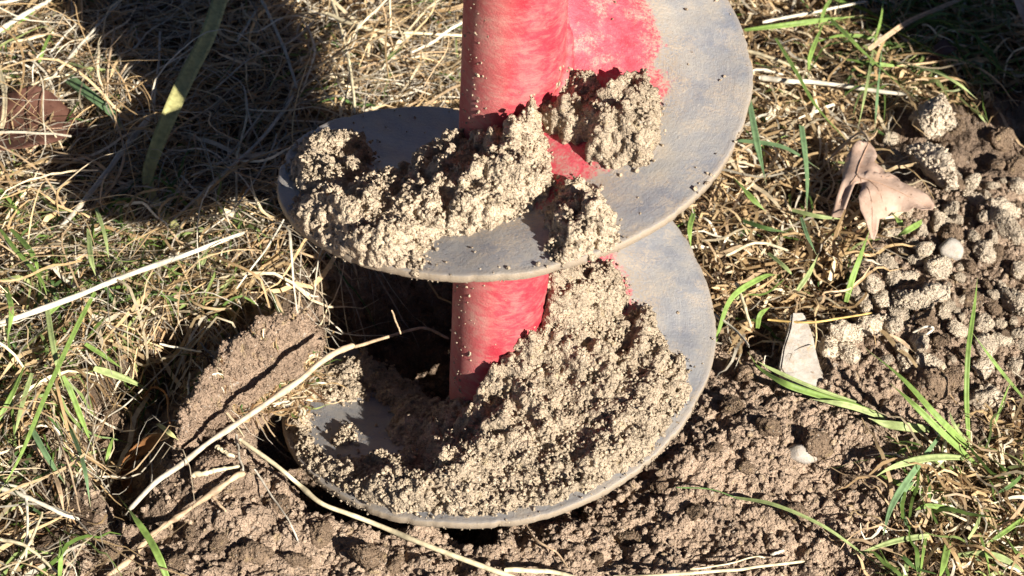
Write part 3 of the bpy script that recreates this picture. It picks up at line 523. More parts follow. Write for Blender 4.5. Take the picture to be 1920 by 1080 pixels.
def mat_blades(poly, n, L, W, pal, hmax, curl, lift=(.0, .6), S=9, bias=None, dark=0.):
    b = sample(poly, n * 2); kk = fbm(b[:, 0] * 38, b[:, 1] * 38, 0, 93) + .22 * rng.random(len(b)); b = b[np.argsort(-kk)[:int(n * 1.45)]]; b = b[rng.permutation(len(b))[:n]]; ph = rng.random(n) * 2 * math.pi if bias is None else rng.normal(bias, .7, n) + math.pi * (rng.random(n) < .5)
    ln = rng.uniform(*L, n) * (.6 + .4 * rng.random(n)); t = np.linspace(0, 1, S)
    k0 = rng.normal(0, curl, n); k1 = rng.normal(0, curl, n); k2 = rng.normal(0, curl * .8, n)
    hd = ph[:, None] + k0[:, None] * t + k1[:, None] * np.sin(t * 5 + ph[:, None]) * .5 + k2[:, None] * np.sin(t * 11 + ph[:, None] * 3) * .3
    st = (ln / (S - 1))[:, None]; x = b[:, :1] + np.cumsum(np.cos(hd) * st, 1); y = b[:, 1:] + np.cumsum(np.sin(hd) * st, 1)
    dense = .5 + .9 * fbm(b[:, 0] * 25, b[:, 1] * 25, 0, 90)
    h0 = rng.random(n) * hmax * .6 * dense; up_ = rng.uniform(*lift, n) * ln; bend = rng.uniform(.9, 2.2, n)
    z = h0[:, None] + up_[:, None] * (t * (1 - .5 * bend[:, None] * t ** 1.6)) + .0018 * np.sin(t * 9 + ph[:, None] * 5)
    z = H(x, y) * 1. + np.clip(z, .0004, hmax * 2.2)
    cxy = np.hypot(x - AX, y - AY); z = np.where(cxy < .150, np.maximum(z, GZ + .002 + .4 * np.minimum(z - GZ, 0)), z)
    P_ = np.stack([x, y, z], -1); wd = rng.uniform(*W, n)[:, None] * (1 - t ** 3 * .8) * (.75 + .25 * np.sin(math.pi * np.clip(t * 1.2, 0, 1)))
    tl = rng.normal(size=(n, 3)) * .55 + np.array([0, 0, 1]); c = pal[rng.integers(0, len(pal), n)] * (.45 + .72 * rng.random((n, 1))) * (1 - dark * rng.random((n, 1)))
    return ribbons(P_, wd, c, tl)
def grass_obj(name, label, sets):
    V, F, C, o = [], [], [], 0
    for v, f, c in sets: V.append(v); F.append(f + o); C.append(c); o += len(v)
    me = mesh_np(name, np.concatenate(V), np.concatenate(F)); cattr(me, np.concatenate(C)); tag(link(name, me, M['fibre']), label, 'grass', kind='stuff')
BROWNS = np.array([(.26, .15, .075), (.37, .23, .115), (.44, .30, .17), (.19, .105, .055)])
GREY = np.array([(.55, .50, .42), (.48, .42, .34), (.62, .56, .45), (.40, .33, .24)])
grass_obj('dry_grass', 'matted dead grass and thin stems on the side the auger shades', [
    mat_blades(G_LEFT, 3600, (.015, .045), (.0007, .0016), BROWNS, .008, 1.5), mat_blades(G_LEFT, 2600, (.02, .05), (.0006, .0015), STRAW, .016, 1.4, (0, .35)), mat_blades(G_LEFT, 2800, (.04, .11), (.0007, .0019), STRAW, .024, .55, (0, .35), 10, .9),
    mat_blades(G_LEFT, 2600, (.05, .13), (.0004, .0011), GREY, .030, .9, (0, .35), 12), mat_blades(G_LEFT, 500, (.05, .12), (.0015, .0034), STRAW, .024, .45, (0, .4), 10), mat_blades(G_LEFT, 700, (.010, .035), (.0018, .0042), STRAW, .022, .35, (0, .1), 6), mat_blades(G_LEFT, 800, (.06, .13), (.0007, .0018), STRAW, .042, .7, (.3, .8), 12)])
grass_obj('dry_grass', 'short curly straw-coloured dead grass between the flight and the soil heap', [
    mat_blades(G_RIGHT, 2600, (.015, .04), (.0007, .0016), BROWNS, .007, 1.5), mat_blades(G_RIGHT, 1900, (.015, .045), (.0008, .0019), STRAW, .015, 1.5, (0, .35)), mat_blades(G_RIGHT, 2000, (.03, .08), (.0009, .0024), STRAW, .024, .6, (0, .4), 10),
    mat_blades(G_RIGHT, 420, (.010, .032), (.0018, .004), STRAW, .018, .35, (0, .1), 6), mat_blades(G_RIGHT, 420, (.04, .10), (.0016, .0036), STRAW, .020, .4, (0, .4), 10)])
grass_obj('dry_grass', 'tangled dead grass around the foot of the green tuft', [
    mat_blades(G_CORNER, 420, (.015, .04), (.0007, .0016), BROWNS, .007, 1.6), mat_blades(G_CORNER, 800, (.015, .05), (.0008, .0020), STRAW, .016, 1.5, (0, .35)), mat_blades(G_CORNER, 320, (.03, .08), (.001, .0026), STRAW, .02, .6, (0, .4))])
RT_ = gpoly([(375, 755), (440, 680), (520, 640), (600, 625), (598, 665), (500, 705), (425, 760)]); HH = H
H = lambda x, y: np.maximum(HH(x, y), RIDGE(np.asarray(x, float), np.asarray(y, float)) - .003)
_s = sample; sample = lambda p_, n_: (lambda q: q)(np.array([p_.min(0) + (p_.max(0) - p_.min(0)) * rng.random(2) for _ in range(n_)]))
grass_obj('dry_grass', 'frayed dead turf on top of the upturned lump', [mat_blades(RT_, 700, (.01, .03), (.0007, .0016), STRAW, .007, 1.6, (0, .3)), mat_blades(RT_, 250, (.01, .03), (.0007, .0016), BROWNS, .005, 1.6), mat_blades(RT_, 90, (.01, .03), (.001, .002), GREEN, .006, .8)])
H = HH; sample = _s
def gr(poly, n, L, W, hm, lift, bias=None): return mat_blades(poly, n, L, W, GREEN, hm, .55, lift, 10, bias)
LOWL = gpoly([(-300, 420), (480, 400), (430, 600), (250, 700), (80, 760), (60, 900), (110, 1000), (60, 1200), (-300, 1200)])
grass_obj('green_grass', 'short live green grass growing through the dead mat', [
    gr(G_LEFT, 650, (.02, .06), (.0010, .0022), .016, (.1, .7)), gr(LOWL, 480, (.02, .065), (.0011, .0025), .018, (.2, .8)), gr(G_RIGHT, 280, (.02, .06), (.0010, .0022), .014, (.1, .6)),
    gr(gpoly([(1500, -300), (2300, -300), (2300, 180), (1650, 200)]), 420, (.03, .09), (.0014, .003), .02, (.2, .8)), gr(G_CORNER, 170, (.02, .06), (.0012, .003), .015, (.2, .7))])
# loose crumbs on the open soil
n = 34000; q = np.stack([rng.uniform(-.29, .35, n), rng.uniform(-.19, .22, n)], -1)
k = ~(inpoly(q[:, 0], q[:, 1], G_LEFT) | inpoly(q[:, 0], q[:, 1], G_RIGHT) | inpoly(q[:, 0], q[:, 1], G_CORNER)); k &= (vn(q[:, 0] * 70, q[:, 1] * 70, 0, 61) + .5 * rng.random(n)) > .55; q = q[k]
Rr = .0004 + .0018 * rng.random(len(q)) ** 4; V, F = grains(np.stack([q[:, 0], q[:, 1], H(q[:, 0], q[:, 1]) + Rr * .25], -1), Rr)
tag(link('soil_crumbs', mesh_np('soil_crumbs', V, F), M['crumb']), 'loose soil crumbs scattered over the dug earth', 'soil crumbs', kind='stuff')
# ------------------------------------------------------------------ single blades, straws, twigs
def spline(P, m):
    P = np.asarray(P, float); Q = np.concatenate([[2 * P[0] - P[1]], P, [2 * P[-1] - P[-2]]]); out = []
    seg = len(P) - 1; ts = np.linspace(0, seg, m)
    for t in ts:
        i = min(int(t), seg - 1); u = t - i; a, b, c, d = Q[i:i + 4]
        out.append(.5 * (2 * b + (c - a) * u + (2 * a - 5 * b + 4 * c - d) * u * u + (3 * b - a - 3 * c + d) * u ** 3))
    return np.array(out)
PAL = dict(green=(.23, .34, .085), pale=(.36, .43, .18), blue=(.17, .27, .13), deep=(.10, .17, .05), straw=(.66, .57, .38), white=(.68, .62, .50), gold=(.62, .42, .15), grey=(.50, .45, .37), tan=(.55, .40, .26), rust=(.36, .17, .07), olive=(.52, .50, .22))
def n_grass(q):
    p = at(q[0], q[1])[:2]; return inpoly(p[0], p[1], G_LEFT) or inpoly(p[0], p[1], G_RIGHT)
def path(pts, h, arch):
    n = len(pts); out = []
    for k, q in enumerate(pts):
        hh = q[2] / 1000 if len(q) > 2 else (h + (7 if n_grass(q) else 0) + arch * math.sin(math.pi * (k + .6) / (n + .2))) / 1000
        out.append(at(q[0], q[1], q[3]) if len(q) > 3 else on(q[0], q[1], hh))
    return np.array(out)
def blade_mesh(P, w, col, fold=.25, tip=(.0, 1.), base=.7, twist=.5):
    m = len(P); t = np.linspace(0, 1, m); W = w * (base + (1 - base) * np.clip(t * 5, 0, 1)) * (1 - sst(tip[0] if tip[0] > 0 else .55, 1, t) * .93 * tip[1])
    T = np.gradient(P, axis=0); T /= np.linalg.norm(T, axis=1)[:, None]; view = np.array([.35, -.55, .75]); S = np.cross(T, view); S /= np.linalg.norm(S, axis=1)[:, None]; N_ = np.cross(S, T)
    tw = twist * np.sin(t * 3 + w * 9000); S = S * np.cos(tw)[:, None] + N_ * np.sin(tw)[:, None]; N_ = np.cross(S, T); rows = []
    for u, d in ((-1, 1), (-.5, .45), (0, 0), (.5, .45), (1, 1)): rows.append(P + S * (W * u / 2)[:, None] + N_ * (W * fold * d)[:, None])
    lay = [np.stack(rows, 1), np.stack([r - N_ * .00022 for r in rows[::-1]], 1)]; V = np.concatenate(lay, 1); k = V.shape[1]
    i = np.arange(m * k).reshape(m, k); i2 = np.roll(i, -1, 1); F = np.stack([i[:-1], i[1:], i2[1:], i2[:-1]], -1).reshape(-1, 4)
    c = np.asarray(col, float); st = (.9 + .22 * np.abs(np.array([-1, -.5, 0, .5, 1, 1, .5, 0, -.5, -1])))
    cc = c[None, None] * st[None, :, None] * (1 + .12 * np.sin(t * 7 + w * 5000))[:, None, None]
    end = sst(.86, 1, t)[:, None, None]; cc = cc * (1 - .7 * end) + np.array((.55, .46, .28)) * .7 * end
    return V.reshape(-1, 3), F, cc.reshape(-1, 3)
def finish(name, V, F, C, mat, label, cat, group=None, parent=None, origin=None):
    o0 = np.array(origin) if origin is not None else np.array([V[:, 0].mean(), V[:, 1].mean(), V[:, 2].min()])
    me = mesh_np(name, V - o0, F); cattr(me, C); o = link(name, me, M[mat], parent)
    if parent is None: o.location = o0; tag(o, label, cat, group)
    return o
def blade(c, wpx, pts, h=4, arch=9, label=None, group=None, parent=None, origin=None, fold=.22, name='grass_shoot', tip=(.0, 1.), base=.7, twist=.5):
    P = spline(path(pts, h, arch), 8 * len(pts)); V, F, C = blade_mesh(P, wpx * .000285, PAL[c], fold, tip, base, twist)
    return finish(name, V, F, C, 'fibre', label, 'grass blade', group, parent, origin)
def stick(c, wpx, pts, h=3, arch=5, label=None, cat='straw', group=None, name='straw_stalk', rough=.12, taper=.25, knots=(), col2=None, parent=None, origin=None):
    P = spline(path(pts, h, arch), 9 * len(pts)); t = np.linspace(0, 1, len(P)); R = wpx * .000285 / 2 * (1 - taper * t) * (1 + rough * (vn(t * 22 + wpx * 3, wpx, 0, 3) - .5) * 2)
    knots = knots or [(random.uniform(.1, .9), random.uniform(.12, .3)) for _ in range(2)]; node = 0 * t
    for k, a in knots: R = R * (1 + a * np.exp(-((t - k) / .022) ** 2)); node = node + np.exp(-((t - k) / .02) ** 2)
    P = P + rough * .004 * (np.stack([vn(t * 9, wpx + j, 0, j) for j in range(3)], -1) - .5)
    R[0] *= .6; R[-1] *= .5; V, F = tube(P, R, 9); c0 = np.array(PAL[c]); cc = c0[None] * ((.72 + .45 * vn(t * 14, wpx, 0, 8)) * (1 - .35 * np.clip(node, 0, 1)))[:, None]
    if col2 is not None: cc = cc * (1 - t[:, None]) + np.array(PAL[col2]) * t[:, None]
    C = np.concatenate([np.repeat(cc, 9, 0), cc[:1], cc[-1:]]); n9 = len(P) * 9
    a = np.arange(9); f0 = np.stack([np.roll(a, -1), a, np.full(9, n9), np.full(9, n9)], -1); a2 = a + n9 - 9; f1 = np.stack([a2, np.roll(a2, -1), np.full(9, n9 + 1), np.full(9, n9 + 1)], -1)
    o0 = np.array(origin) if origin is not None else np.array([V[:, 0].mean(), V[:, 1].mean(), V[:, 2].min()])
    me = bpy.data.meshes.new(name); me.from_pydata((V - o0).tolist(), [], F.tolist() + f0[:, :3].tolist() + f1[:, :3].tolist()); me.polygons.foreach_set('use_smooth', np.full(len(me.polygons), True)); cattr(me, C)
    o = link(name, me, M['stalk'], parent)
    if parent is None: o.location = o0; tag(o, label, cat, group)
    return o
# -- left of the auger
blade('olive', 36, [(420, -25, 84), (388, 70, 82), (352, 140, 76), (318, 215, 58), (290, 285, 28), (277, 340, 17), (302, 395, 9), (372, 462, 7), (440, 502, 6), (498, 512, 5)], label='broad yellow-green blade narrowing to a thin curled brown end', tip=(.22, .86), base=1, twist=.1, fold=.1)
stick('white', 12, [(-15, 612), (110, 568), (230, 520), (345, 478), (457, 436)], 15, 10, 'long pale straw lying straight across the sunlit grass')
S_ = 'thin pale dead stem lying over the shaded grass'; SG = 'dead stems on the shaded grass'
for c, w_, pts, h, a in [('grey', 8, [(488, -5), (515, 50), (540, 110), (556, 165)], 14, 6), ('grey', 7, [(482, 18), (462, 50), (444, 78)], 14, 4), ('grey', 13, [(285, 215), (240, 270), (190, 335), (150, 385), (112, 428)], 9, 6), ('grey', 8, [(550, 180), (512, 235), (475, 275), (415, 330), (320, 415)], 9, 8),
    ('straw', 8, [(622, 0), (638, 50), (650, 95), (660, 150), (665, 212)], 12, 8), ('straw', 6, [(460, 170), (462, 220), (445, 300), (443, 390)], 9, 6), ('grey', 6, [(300, 60), (298, 110), (290, 190), (292, 230)], 10, 6), ('grey', 5, [(360, 330), (420, 300), (470, 240), (500, 200)], 9, 6), ('tan', 6, [(215, 55), (205, 110), (200, 190)], 10, 6), ('grey', 7, [(95, 150), (150, 85), (185, 45), (232, -5)], 12, 8),
    ('grey', 4, [(520, 250), (500, 300), (440, 390), (380, 440)], 10, 6), ('grey', 5, [(590, 40), (540, 80), (470, 110), (400, 170)], 12, 6), ('grey', 4, [(250, 150), (260, 175), (280, 160), (300, 180)], 10, 6), ('tan', 5, [(225, 175), (222, 150), (240, 120), (270, 110)], 10, 6)]:
    stick(c, w_, pts, h, a, ('hair-thin ' if w_ < 6 else 'thick ' if w_ > 9 else 'thin ') + {'grey': 'greyish', 'straw': 'straw-coloured', 'tan': 'tan'}[c] + ' dead stem over shaded grass ' + where(pts[1]), group=SG)
L_ = 'sunlit pale straw crossing the grass at the edge of the auger shadow'; LG = 'sunlit straws at the shadow edge'
for c, w_, pts in [('white', 13, [(-10, 62), (40, 30), (98, -3)]), ('white', 9, [(-10, 8), (45, -4)]), ('white', 5, [(95, 98), (118, 70), (143, 46)]), ('straw', 8, [(0, 80), (50, 74), (100, 60)]), ('straw', 7, [(96, 145), (118, 122), (145, 96)]), ('straw', 5, [(20, 180), (80, 150), (130, 140)])]: stick(c, w_, pts, 10, 6, L_, group=LG)
blade('straw', 11, [(-4, 120), (8, 170), (8, 215), (0, 255)], 12, 6, 'whitish flat dead blade bent beside the shaded brown leaf', tip=(.8, .8))
blade('blue', 24, [(128, 146), (160, 172), (200, 205), (230, 240)], 8, 8, 'wide bluish green blade with a broken lit end', fold=.12, tip=(.7, .8), base=1)
blade('green', 18, [(0, 60), (25, 42), (52, 26), (75, 12)], 8, 5, 'green blade under the pale straw by the brown leaf')
GB = 'narrow green blade rising from the sunlit dead grass'; GG = 'narrow green blades on the sunlit grass'
for c, w_, pts, h, a in [('green', 6, [(72, 120), (85, 85), (102, 48)], 8, 8), ('pale', 6, [(128, 118), (165, 128), (215, 131)], 8, 8), ('green', 8, [(-5, 790), (25, 735), (50, 675)], 6, 12), ('pale', 9, [(85, 560), (100, 650), (120, 732)], 8, 14), ('green', 8, [(178, 548), (140, 620), (85, 740), (35, 860), (-5, 930)], 6, 16), ('green', 8, [(160, 645), (195, 668), (231, 692)], 8, 8), ('pale', 12, [(176, 690), (210, 702), (246, 716), (292, 738)], 10, 10),
    ('green', 9, [(118, 705), (135, 740), (155, 790), (176, 846)], 8, 18), ('blue', 9, [(56, 798), (85, 850), (125, 912)], 6, 14), ('green', 7, [(0, 430), (30, 470), (75, 520), (90, 560)], 8, 10), ('pale', 8, [(180, 390), (195, 440), (205, 490)], 8, 10), ('pale', 7, [(385, 465), (382, 490), (372, 505)], 6, 6), ('pale', 9, [(165, 430), (170, 480), (180, 520)], 8, 10), ('green', 9, [(20, 430), (60, 475), (75, 520)], 8, 10), ('green', 10, [(10, 540), (20, 580), (14, 640)], 8, 14), ('pale', 8, [(60, 700), (40, 760), (25, 830)], 8, 14), ('green', 9, [(90, 590), (120, 560), (150, 545)], 8, 10), ('green', 7, [(200, 870), (205, 840), (216, 812)], 8, 14), ('pale', 7, [(100, 880), (150, 855), (210, 840)], 8, 8), ('green', 7, [(112, 1080), (113, 1040), (112, 1005)], 6, 16), ('blue', 8, [(130, 800), (155, 870), (170, 950)], 8, 10)]:
    blade(c, w_ * 1.2, pts, h, a + 2, {'green': 'narrow mid-green', 'pale': 'narrow light green', 'blue': 'narrow bluish green'}[c] + ' blade rising from dead grass ' + where(pts[1]), GG)
blade('green', 13, [(318, 1095), (298, 1045), (275, 1005), (245, 962), (218, 924)], 5, 16, 'bright green blade leaning over the fallen twig')
blade('pale', 8, [(470, 645), (530, 652), (585, 662)], 10, 5, 'light green blade on the turf at the rim of the hole', tip=(.7, .8))
blade('pale', 8, [(425, 672), (445, 658), (475, 645)], 7, 5, 'short yellow-green blade on the turf at the rim of the hole')
stick('grey', 3.5, [(135, 935), (180, 805), (240, 755), (310, 688), (385, 612)], 12, 10, 'hair-thin straight stem above the shaded trough', rough=.04)
stick('white', 5, [(300, 645), (340, 653), (378, 660)], 14, 5, 'short cut straw with a sunlit end over the trough')
stick('white', 4.5, [(532, 412), (500, 465), (470, 505), (443, 542)], 12, 10, 'thin whitish straw beside the rim of the upper turn', rough=.04)
blade('tan', 10, [(60, 835), (90, 870), (110, 915), (120, 960)], 6, 8, 'tan dead blade standing beside the dark clods', tip=(.6, .8))
stick('tan', 5, [(102, 805), (120, 850), (138, 905), (150, 965)], 8, 14, 'reddish thin stem leaning over dead grass by the trough')
for pts, w_, c in [([(0, 915), (50, 932), (110, 960), (150, 975)], 9, 'white'), ([(-5, 905), (40, 918), (52, 960), (48, 1050)], 6, 'white'), ([(-5, 1010), (50, 1025), (110, 1075)], 7, 'straw'), ([(20, 1080), (60, 1010), (80, 960)], 6, 'straw')]:
    stick(c, w_, pts, 9, 6, 'bleached straw in the dead grass below the dark clods', group='bleached straws below the clods')
twig = empty('twig', on(400, 825, .004)); tag(twig, 'long pale woody twig slanting over the dark hole rim', 'twig')
stick('grey', 9.5, [(242, 955, 0, -0.226), (291, 906, 0, -0.222), (340, 870, 0, -0.218), (387, 831, 0, -0.214), (434, 800, 0, -0.211), (500, 755, 0, -0.206), (560, 712, 0, -0.202), (600, 680, 0, -0.199), (632, 660, 0, -0.198), (664, 648, 0, -0.198)], name='stem', rough=.26, taper=-.4, knots=((.93, .25), (.6, .1)), col2='tan', parent=twig, origin=twig.location)
for k in range(4): stick('grey', 4, [(262 + 3 * k, 935 - 3 * k, 6), (245 - 4 * k, 955 + 4 * k, 3 + k), (236 - 5 * k + 9, 976 - 6 * k, 2)], name='frayed_fibre', parent=twig, origin=twig.location)
stick('grey', 4, [(280, 847, 14), (285, 876, 10), (284, 906, 7)], name='side_shoot', parent=twig, origin=twig.location)
stick('tan', 7, [(660, 652, 0, -.205), (720, 634, 0, -.225), (791, 615, 0, -.235), (842, 635, 0, -.24)], 22, 4, 'thin brown stem bridging the dark hole to the shaft', rough=.1)
stick('tan', 4, [(735, 582, 0, -.20), (745, 610, 0, -.204), (752, 626, 0, -.207)], 16, 4, 'short orange stem in the dark hole behind the auger')
root = empty('root', on(330, 975, .003)); tag(root, 'knobbly soil-caked root lying along the front edge of the hole', 'root')
stick('tan', 11, [(200, 1085, 4), (250, 1041, 5), (289, 1002, 6), (325, 976, 6), (361, 950, 7), (395, 927, 8), (439, 896, 9), (458, 886, 9)], name='stem', rough=.3, taper=.1, knots=((.45, .25), (.75, .35)), parent=root, origin=root.location)
stick('tan', 6, [(395, 927, 8), (410, 944, 6), (424, 960, 4)], name='side_shoot', parent=root, origin=root.location)
RL = 'short broken root piece on the soil between twig and root'; RG = 'broken root pieces'
for w_, pts, c in [(10, [(360, 892), (385, 886), (410, 880), (448, 874)], 'straw'), (6, [(443, 818), (448, 850), (456, 884)], 'grey'), (7, [(346, 805), (358, 818), (373, 827)], 'straw'), (8, [(405, 839), (420, 846), (438, 857)], 'straw'), (5, [(357, 700), (352, 735), (362, 788)], 'white'), (5, [(366, 742), (373, 760), (380, 778)], 'white'), (5, [(330, 795), (345, 770), (362, 745)], 'grey')]:
    stick(c, w_, pts, 5, 4, RL, 'root', RG, 'root_piece', .3)
stick('rust', 5, [(263, 750, 12), (288, 726, 20), (312, 742, 22), (318, 790, 16), (333, 828, 8)], label='hooked reddish stem arching over the trough', name='curled_stem', cat='stem')
blade('rust', 26, [(238, 925, 4), (231, 880, 8), (250, 850, 12), (285, 828, 14), (318, 818, 14)], label='orange-brown curled dead blade in the shaded trough', fold=.3, tip=(.8, .7))
blade('olive', 9, [(296, 795), (315, 810), (336, 826)], 10, 5, 'short yellow-green blade tip above the curled brown blade')
stick('straw', 8, [(450, 824, 10), (520, 875, 13), (560, 908, 15), (600, 942, 14), (650, 962, 13), (700, 981, 12), (800, 1022, 9), (940, 1075, 6), (1010, 1100, 5)], label='long thin straw running below the rim of the lower turn', rough=.06, taper=-.25)
stick('grey', 4, [(478, 880), (510, 930), (540, 975), (560, 1015)], 4, 4, 'fine root thread crossing the soil under the long straw', 'root', name='root_thread')
# -- in front
stick('straw', 10, [(945, 1068), (1000, 1070), (1040, 1073), (1110, 1090)], 7, 3, 'thick straw end lying on the soil in front of the auger foot')
stick('straw', 7, [(1150, 1082), (1239, 1079), (1367, 1069), (1440, 1060), (1509, 1052)], 6, 3, 'long straight straw lying on the soil below the pebble')
stick('straw', 3.5, [(1294, 1068), (1360, 1058), (1418, 1044), (1440, 1050)], 6, 3, 'hair-thin straw lying above the long straight straw')
stick('white', 7, [(1444, 1041), (1457, 1036), (1470, 1031)], 4, 1, 'short white straw stub on bare soil')
stick('tan', 4.5, [(986, 985), (1002, 1009), (1030, 1028), (1046, 1038), (1066, 1066)], 4, 3, 'tan root thread hanging in the soil beside the auger foot', 'root', name='root_thread')
stick('deep', 3, [(1268, 914), (1330, 917), (1382, 934)], 7, 4, 'thin dark stem lying on loose soil', 'stem', name='thin_stem', rough=.04)
blade('pale', 7, [(1380, 933, 7), (1450, 946, 14), (1540, 985, 16), (1620, 1040, 12), (1690, 1088, 5)], label='thin green blade arching low over the loose soil')
# -- right
tb = on(1825, 862, .002); tuft = tag(empty('grass_tuft', tb), 'long-bladed green grass tuft between loose soil and dead grass', 'grass tuft', None)
for c, w_, pts in [('green', 12, [(1830, 872, 3), (1770, 815, 22), (1715, 760, 34), (1667, 717, 40)]), ('green', 13, [(1822, 845, 3), (1760, 785, 25), (1690, 710, 42), (1623, 653, 46)]), ('green', 10, [(1816, 828, 2), (1812, 740, 20), (1816, 650, 40), (1827, 570, 55), (1833, 520, 58)]), ('pale', 14, [(1815, 860, 6), (1770, 858, 16), (1725, 862, 20), (1672, 876, 17), (1637, 897, 12)]), ('blue', 13, [(1762, 815, 8), (1715, 880, 15), (1672, 948, 13), (1652, 1022, 6)]), ('pale', 17, [(1742, 806, 8), (1700, 800, 12), (1660, 794, 12), (1628, 784, 9)]), ('green', 10, [(1742, 926, 5), (1690, 908, 9), (1634, 884, 7)]), ('pale', 9, [(1822, 838, 4), (1790, 800, 14), (1780, 770, 20)]), ('green', 9, [(1720, 840, 8), (1695, 845, 8), (1670, 858, 6)]), ('blue', 8, [(1700, 985, 3), (1690, 940, 10), (1705, 910, 14), (1740, 895, 10)])]:
    blade(c, w_, pts, parent=tuft, origin=tb, name='leaf_blade')
fold = tag(empty('grass_shoot', on(1655, 782, .003)), 'folded green shoot lying flat across the loose soil by the stone', 'grass shoot'); fo = np.array(fold.location)
for c, w_, pts in [('green', 14, [(1658, 782, 4), (1597, 760, 7), (1548, 746, 9), (1476, 722, 11), (1428, 694, 11), (1402, 660, 9)]), ('pale', 9, [(1605, 755, 6), (1524, 727, 9), (1452, 695, 12), (1418, 676, 12)]), ('pale', 12, [(1660, 785, 5), (1590, 760, 8), (1518, 748, 6)])]:
    blade(c, w_, pts, parent=fold, origin=fo, name='leaf_blade')
RLb = 'single green blade among the dead grass in the lower tuft patch'; RGb = 'green blades around the tuft'
for c, w_, pts in [('pale', 11, [(1742, 1004), (1680, 1015), (1600, 1040)]), ('green', 10, [(1648, 1030), (1662, 1055), (1684, 1085)]), ('green', 14, [(1778, 1015), (1770, 1050), (1758, 1095)]), ('green', 7, [(1836, 1000), (1848, 1040), (1858, 1090)]), ('pale', 13, [(1795, 1042), (1850, 1040), (1890, 1052), (1930, 1080)]), ('green', 9, [(1930, 965), (1880, 1000), (1845, 1022)]), ('green', 7, [(1735, 1010), (1728, 1050), (1724, 1090)]), ('deep', 8, [(1925, 880), (1895, 910), (1860, 930)]), ('green', 10, [(1790, 955), (1740, 948), (1712, 958)]), ('pale', 9, [(1700, 1050), (1695, 1085), (1680, 1110)]), ('green', 8, [(1880, 1000), (1905, 1035), (1925, 1045)]), ('pale', 9, [(1815, 1010), (1830, 985), (1840, 960)])]:
    blade(c, w_, pts, 5, 9, ('slim ' if w_ < 9 else 'broad ') + {'green': 'mid-green', 'pale': 'light green', 'deep': 'dark green'}[c] + ' blade in dead grass at the foot of the tuft', RGb)
blade('green', 7, [(1925, 755, 8), (1872, 690, 22), (1822, 622, 32)], label='slender green blade slanting over pale clods in the heap')
blade('green', 6, [(1865, 795, 6), (1880, 750, 20), (1897, 712, 26)], label='very thin green blade crossing the slender one over the heap')
blade('green', 13, [(1586, 566, 6), (1598, 520, 18), (1614, 475, 26), (1632, 428, 30)], label='upright green blade just below the oak leaf')
HB = 'green blade lying across the straw-coloured dead grass beside the flight'; HG = 'green blades on the straw beside the flight'
for c, w_, pts, h, a in [('green', 10, [(1396, 57), (1470, 48), (1540, 38), (1618, 29)], 10, 6), ('green', 7, [(1454, 72), (1495, 140), (1530, 200), (1594, 270)], 8, 14), ('green', 9, [(1548, 28), (1590, 70), (1625, 105), (1722, 190)], 10, 12), ('pale', 6, [(1680, 117), (1755, 137), (1800, 160), (1832, 186)], 14, 12), ('green', 8, [(1585, 112), (1640, 120), (1702, 125)], 10, 8), ('green', 6, [(1656, -5), (1650, 40), (1636, 92)], 14, 10), ('blue', 6, [(1652, 95), (1645, 170), (1640, 250)], 10, 10), ('pale', 5, [(1637, 95), (1625, 160), (1608, 245)], 10, 10), ('blue', 12, [(1398, 160), (1415, 250), (1437, 347)], 8, 16), ('green', 10, [(1376, 335), (1405, 368), (1437, 397)], 6, 12), ('blue', 7, [(1376, 262), (1465, 275), (1537, 317)], 8, 12), ('blue', 13, [(1502, 236), (1510, 320), (1513, 402)], 8, 10), ('blue', 7, [(1502, 408), (1512, 440), (1531, 478)], 6, 8), ('deep', 7, [(1393, 414), (1435, 428), (1478, 436)], 8, 8), ('pale', 7, [(1485, 394), (1535, 406), (1582, 411)], 8, 6), ('green', 9, [(1340, 640), (1370, 560), (1430, 520), (1460, 515)], 6, 10), ('green', 9, [(1300, 400), (1292, 430), (1296, 470)], 6, 16), ('green', 8, [(1420, 615), (1425, 590), (1445, 575)], 5, 8), ('green', 7, [(1560, -5), (1545, 20), (1532, 60)], 10, 8), ('green', 9, [(1515, 130), (1520, 100), (1550, 30)], 6, 12), ('pale', 8, [(1495, 545), (1515, 515), (1535, 475)], 6, 8), ('pale', 7, [(1440, 475), (1470, 500), (1490, 520)], 6, 8), ('green', 10, [(1668, 395), (1685, 415), (1695, 425)], 8, 8), ('green', 10, [(1728, 415), (1705, 430), (1678, 445)], 8, 10), ('pale', 6, [(1820, 205), (1835, 215), (1850, 232)], 14, 6)]:
    blade(c, w_ * 1.3, pts, h, a + 3, ('slim ' if w_ < 8 else 'wide ') + {'green': 'mid-green', 'pale': 'light green', 'blue': 'bluish green', 'deep': 'dark green'}[c] + ' blade on straw-coloured grass ' + where(pts[1]), HG)
HS = 'thick pale straw lying on the dead grass beside the flight'; HSG = 'thick straws beside the flight'
for c, w_, pts in [('white', 8, [(1430, 42), (1530, 22), (1625, 2)]), ('white', 13, [(1424, 145), (1480, 152), (1545, 156), (1700, 178)]), ('white', 7, [(1385, 150), (1420, 130), (1470, 140)]), ('straw', 9, [(1400, 95), (1450, 110), (1500, 130)]), ('straw', 8, [(1380, 530), (1395, 570), (1408, 615)]), ('white', 6, [(1340, 590), (1380, 620), (1405, 650)]), ('straw', 7, [(1360, 480), (1420, 455), (1480, 470)])]:
    stick(c, w_, pts, 10, 5, ('thick ' if w_ > 8 else 'slim ') + ('whitish' if c == 'white' else 'yellowish') + ' straw on the dead grass ' + where(pts[1]), group=HSG)
blade('tan', 12, [(1628, 92), (1665, 66), (1705, 40), (1760, 16), (1810, -5)], 14, 8, 'tan flat dead blade running from sun into the dark shadow', tip=(.9, .6), base=1)
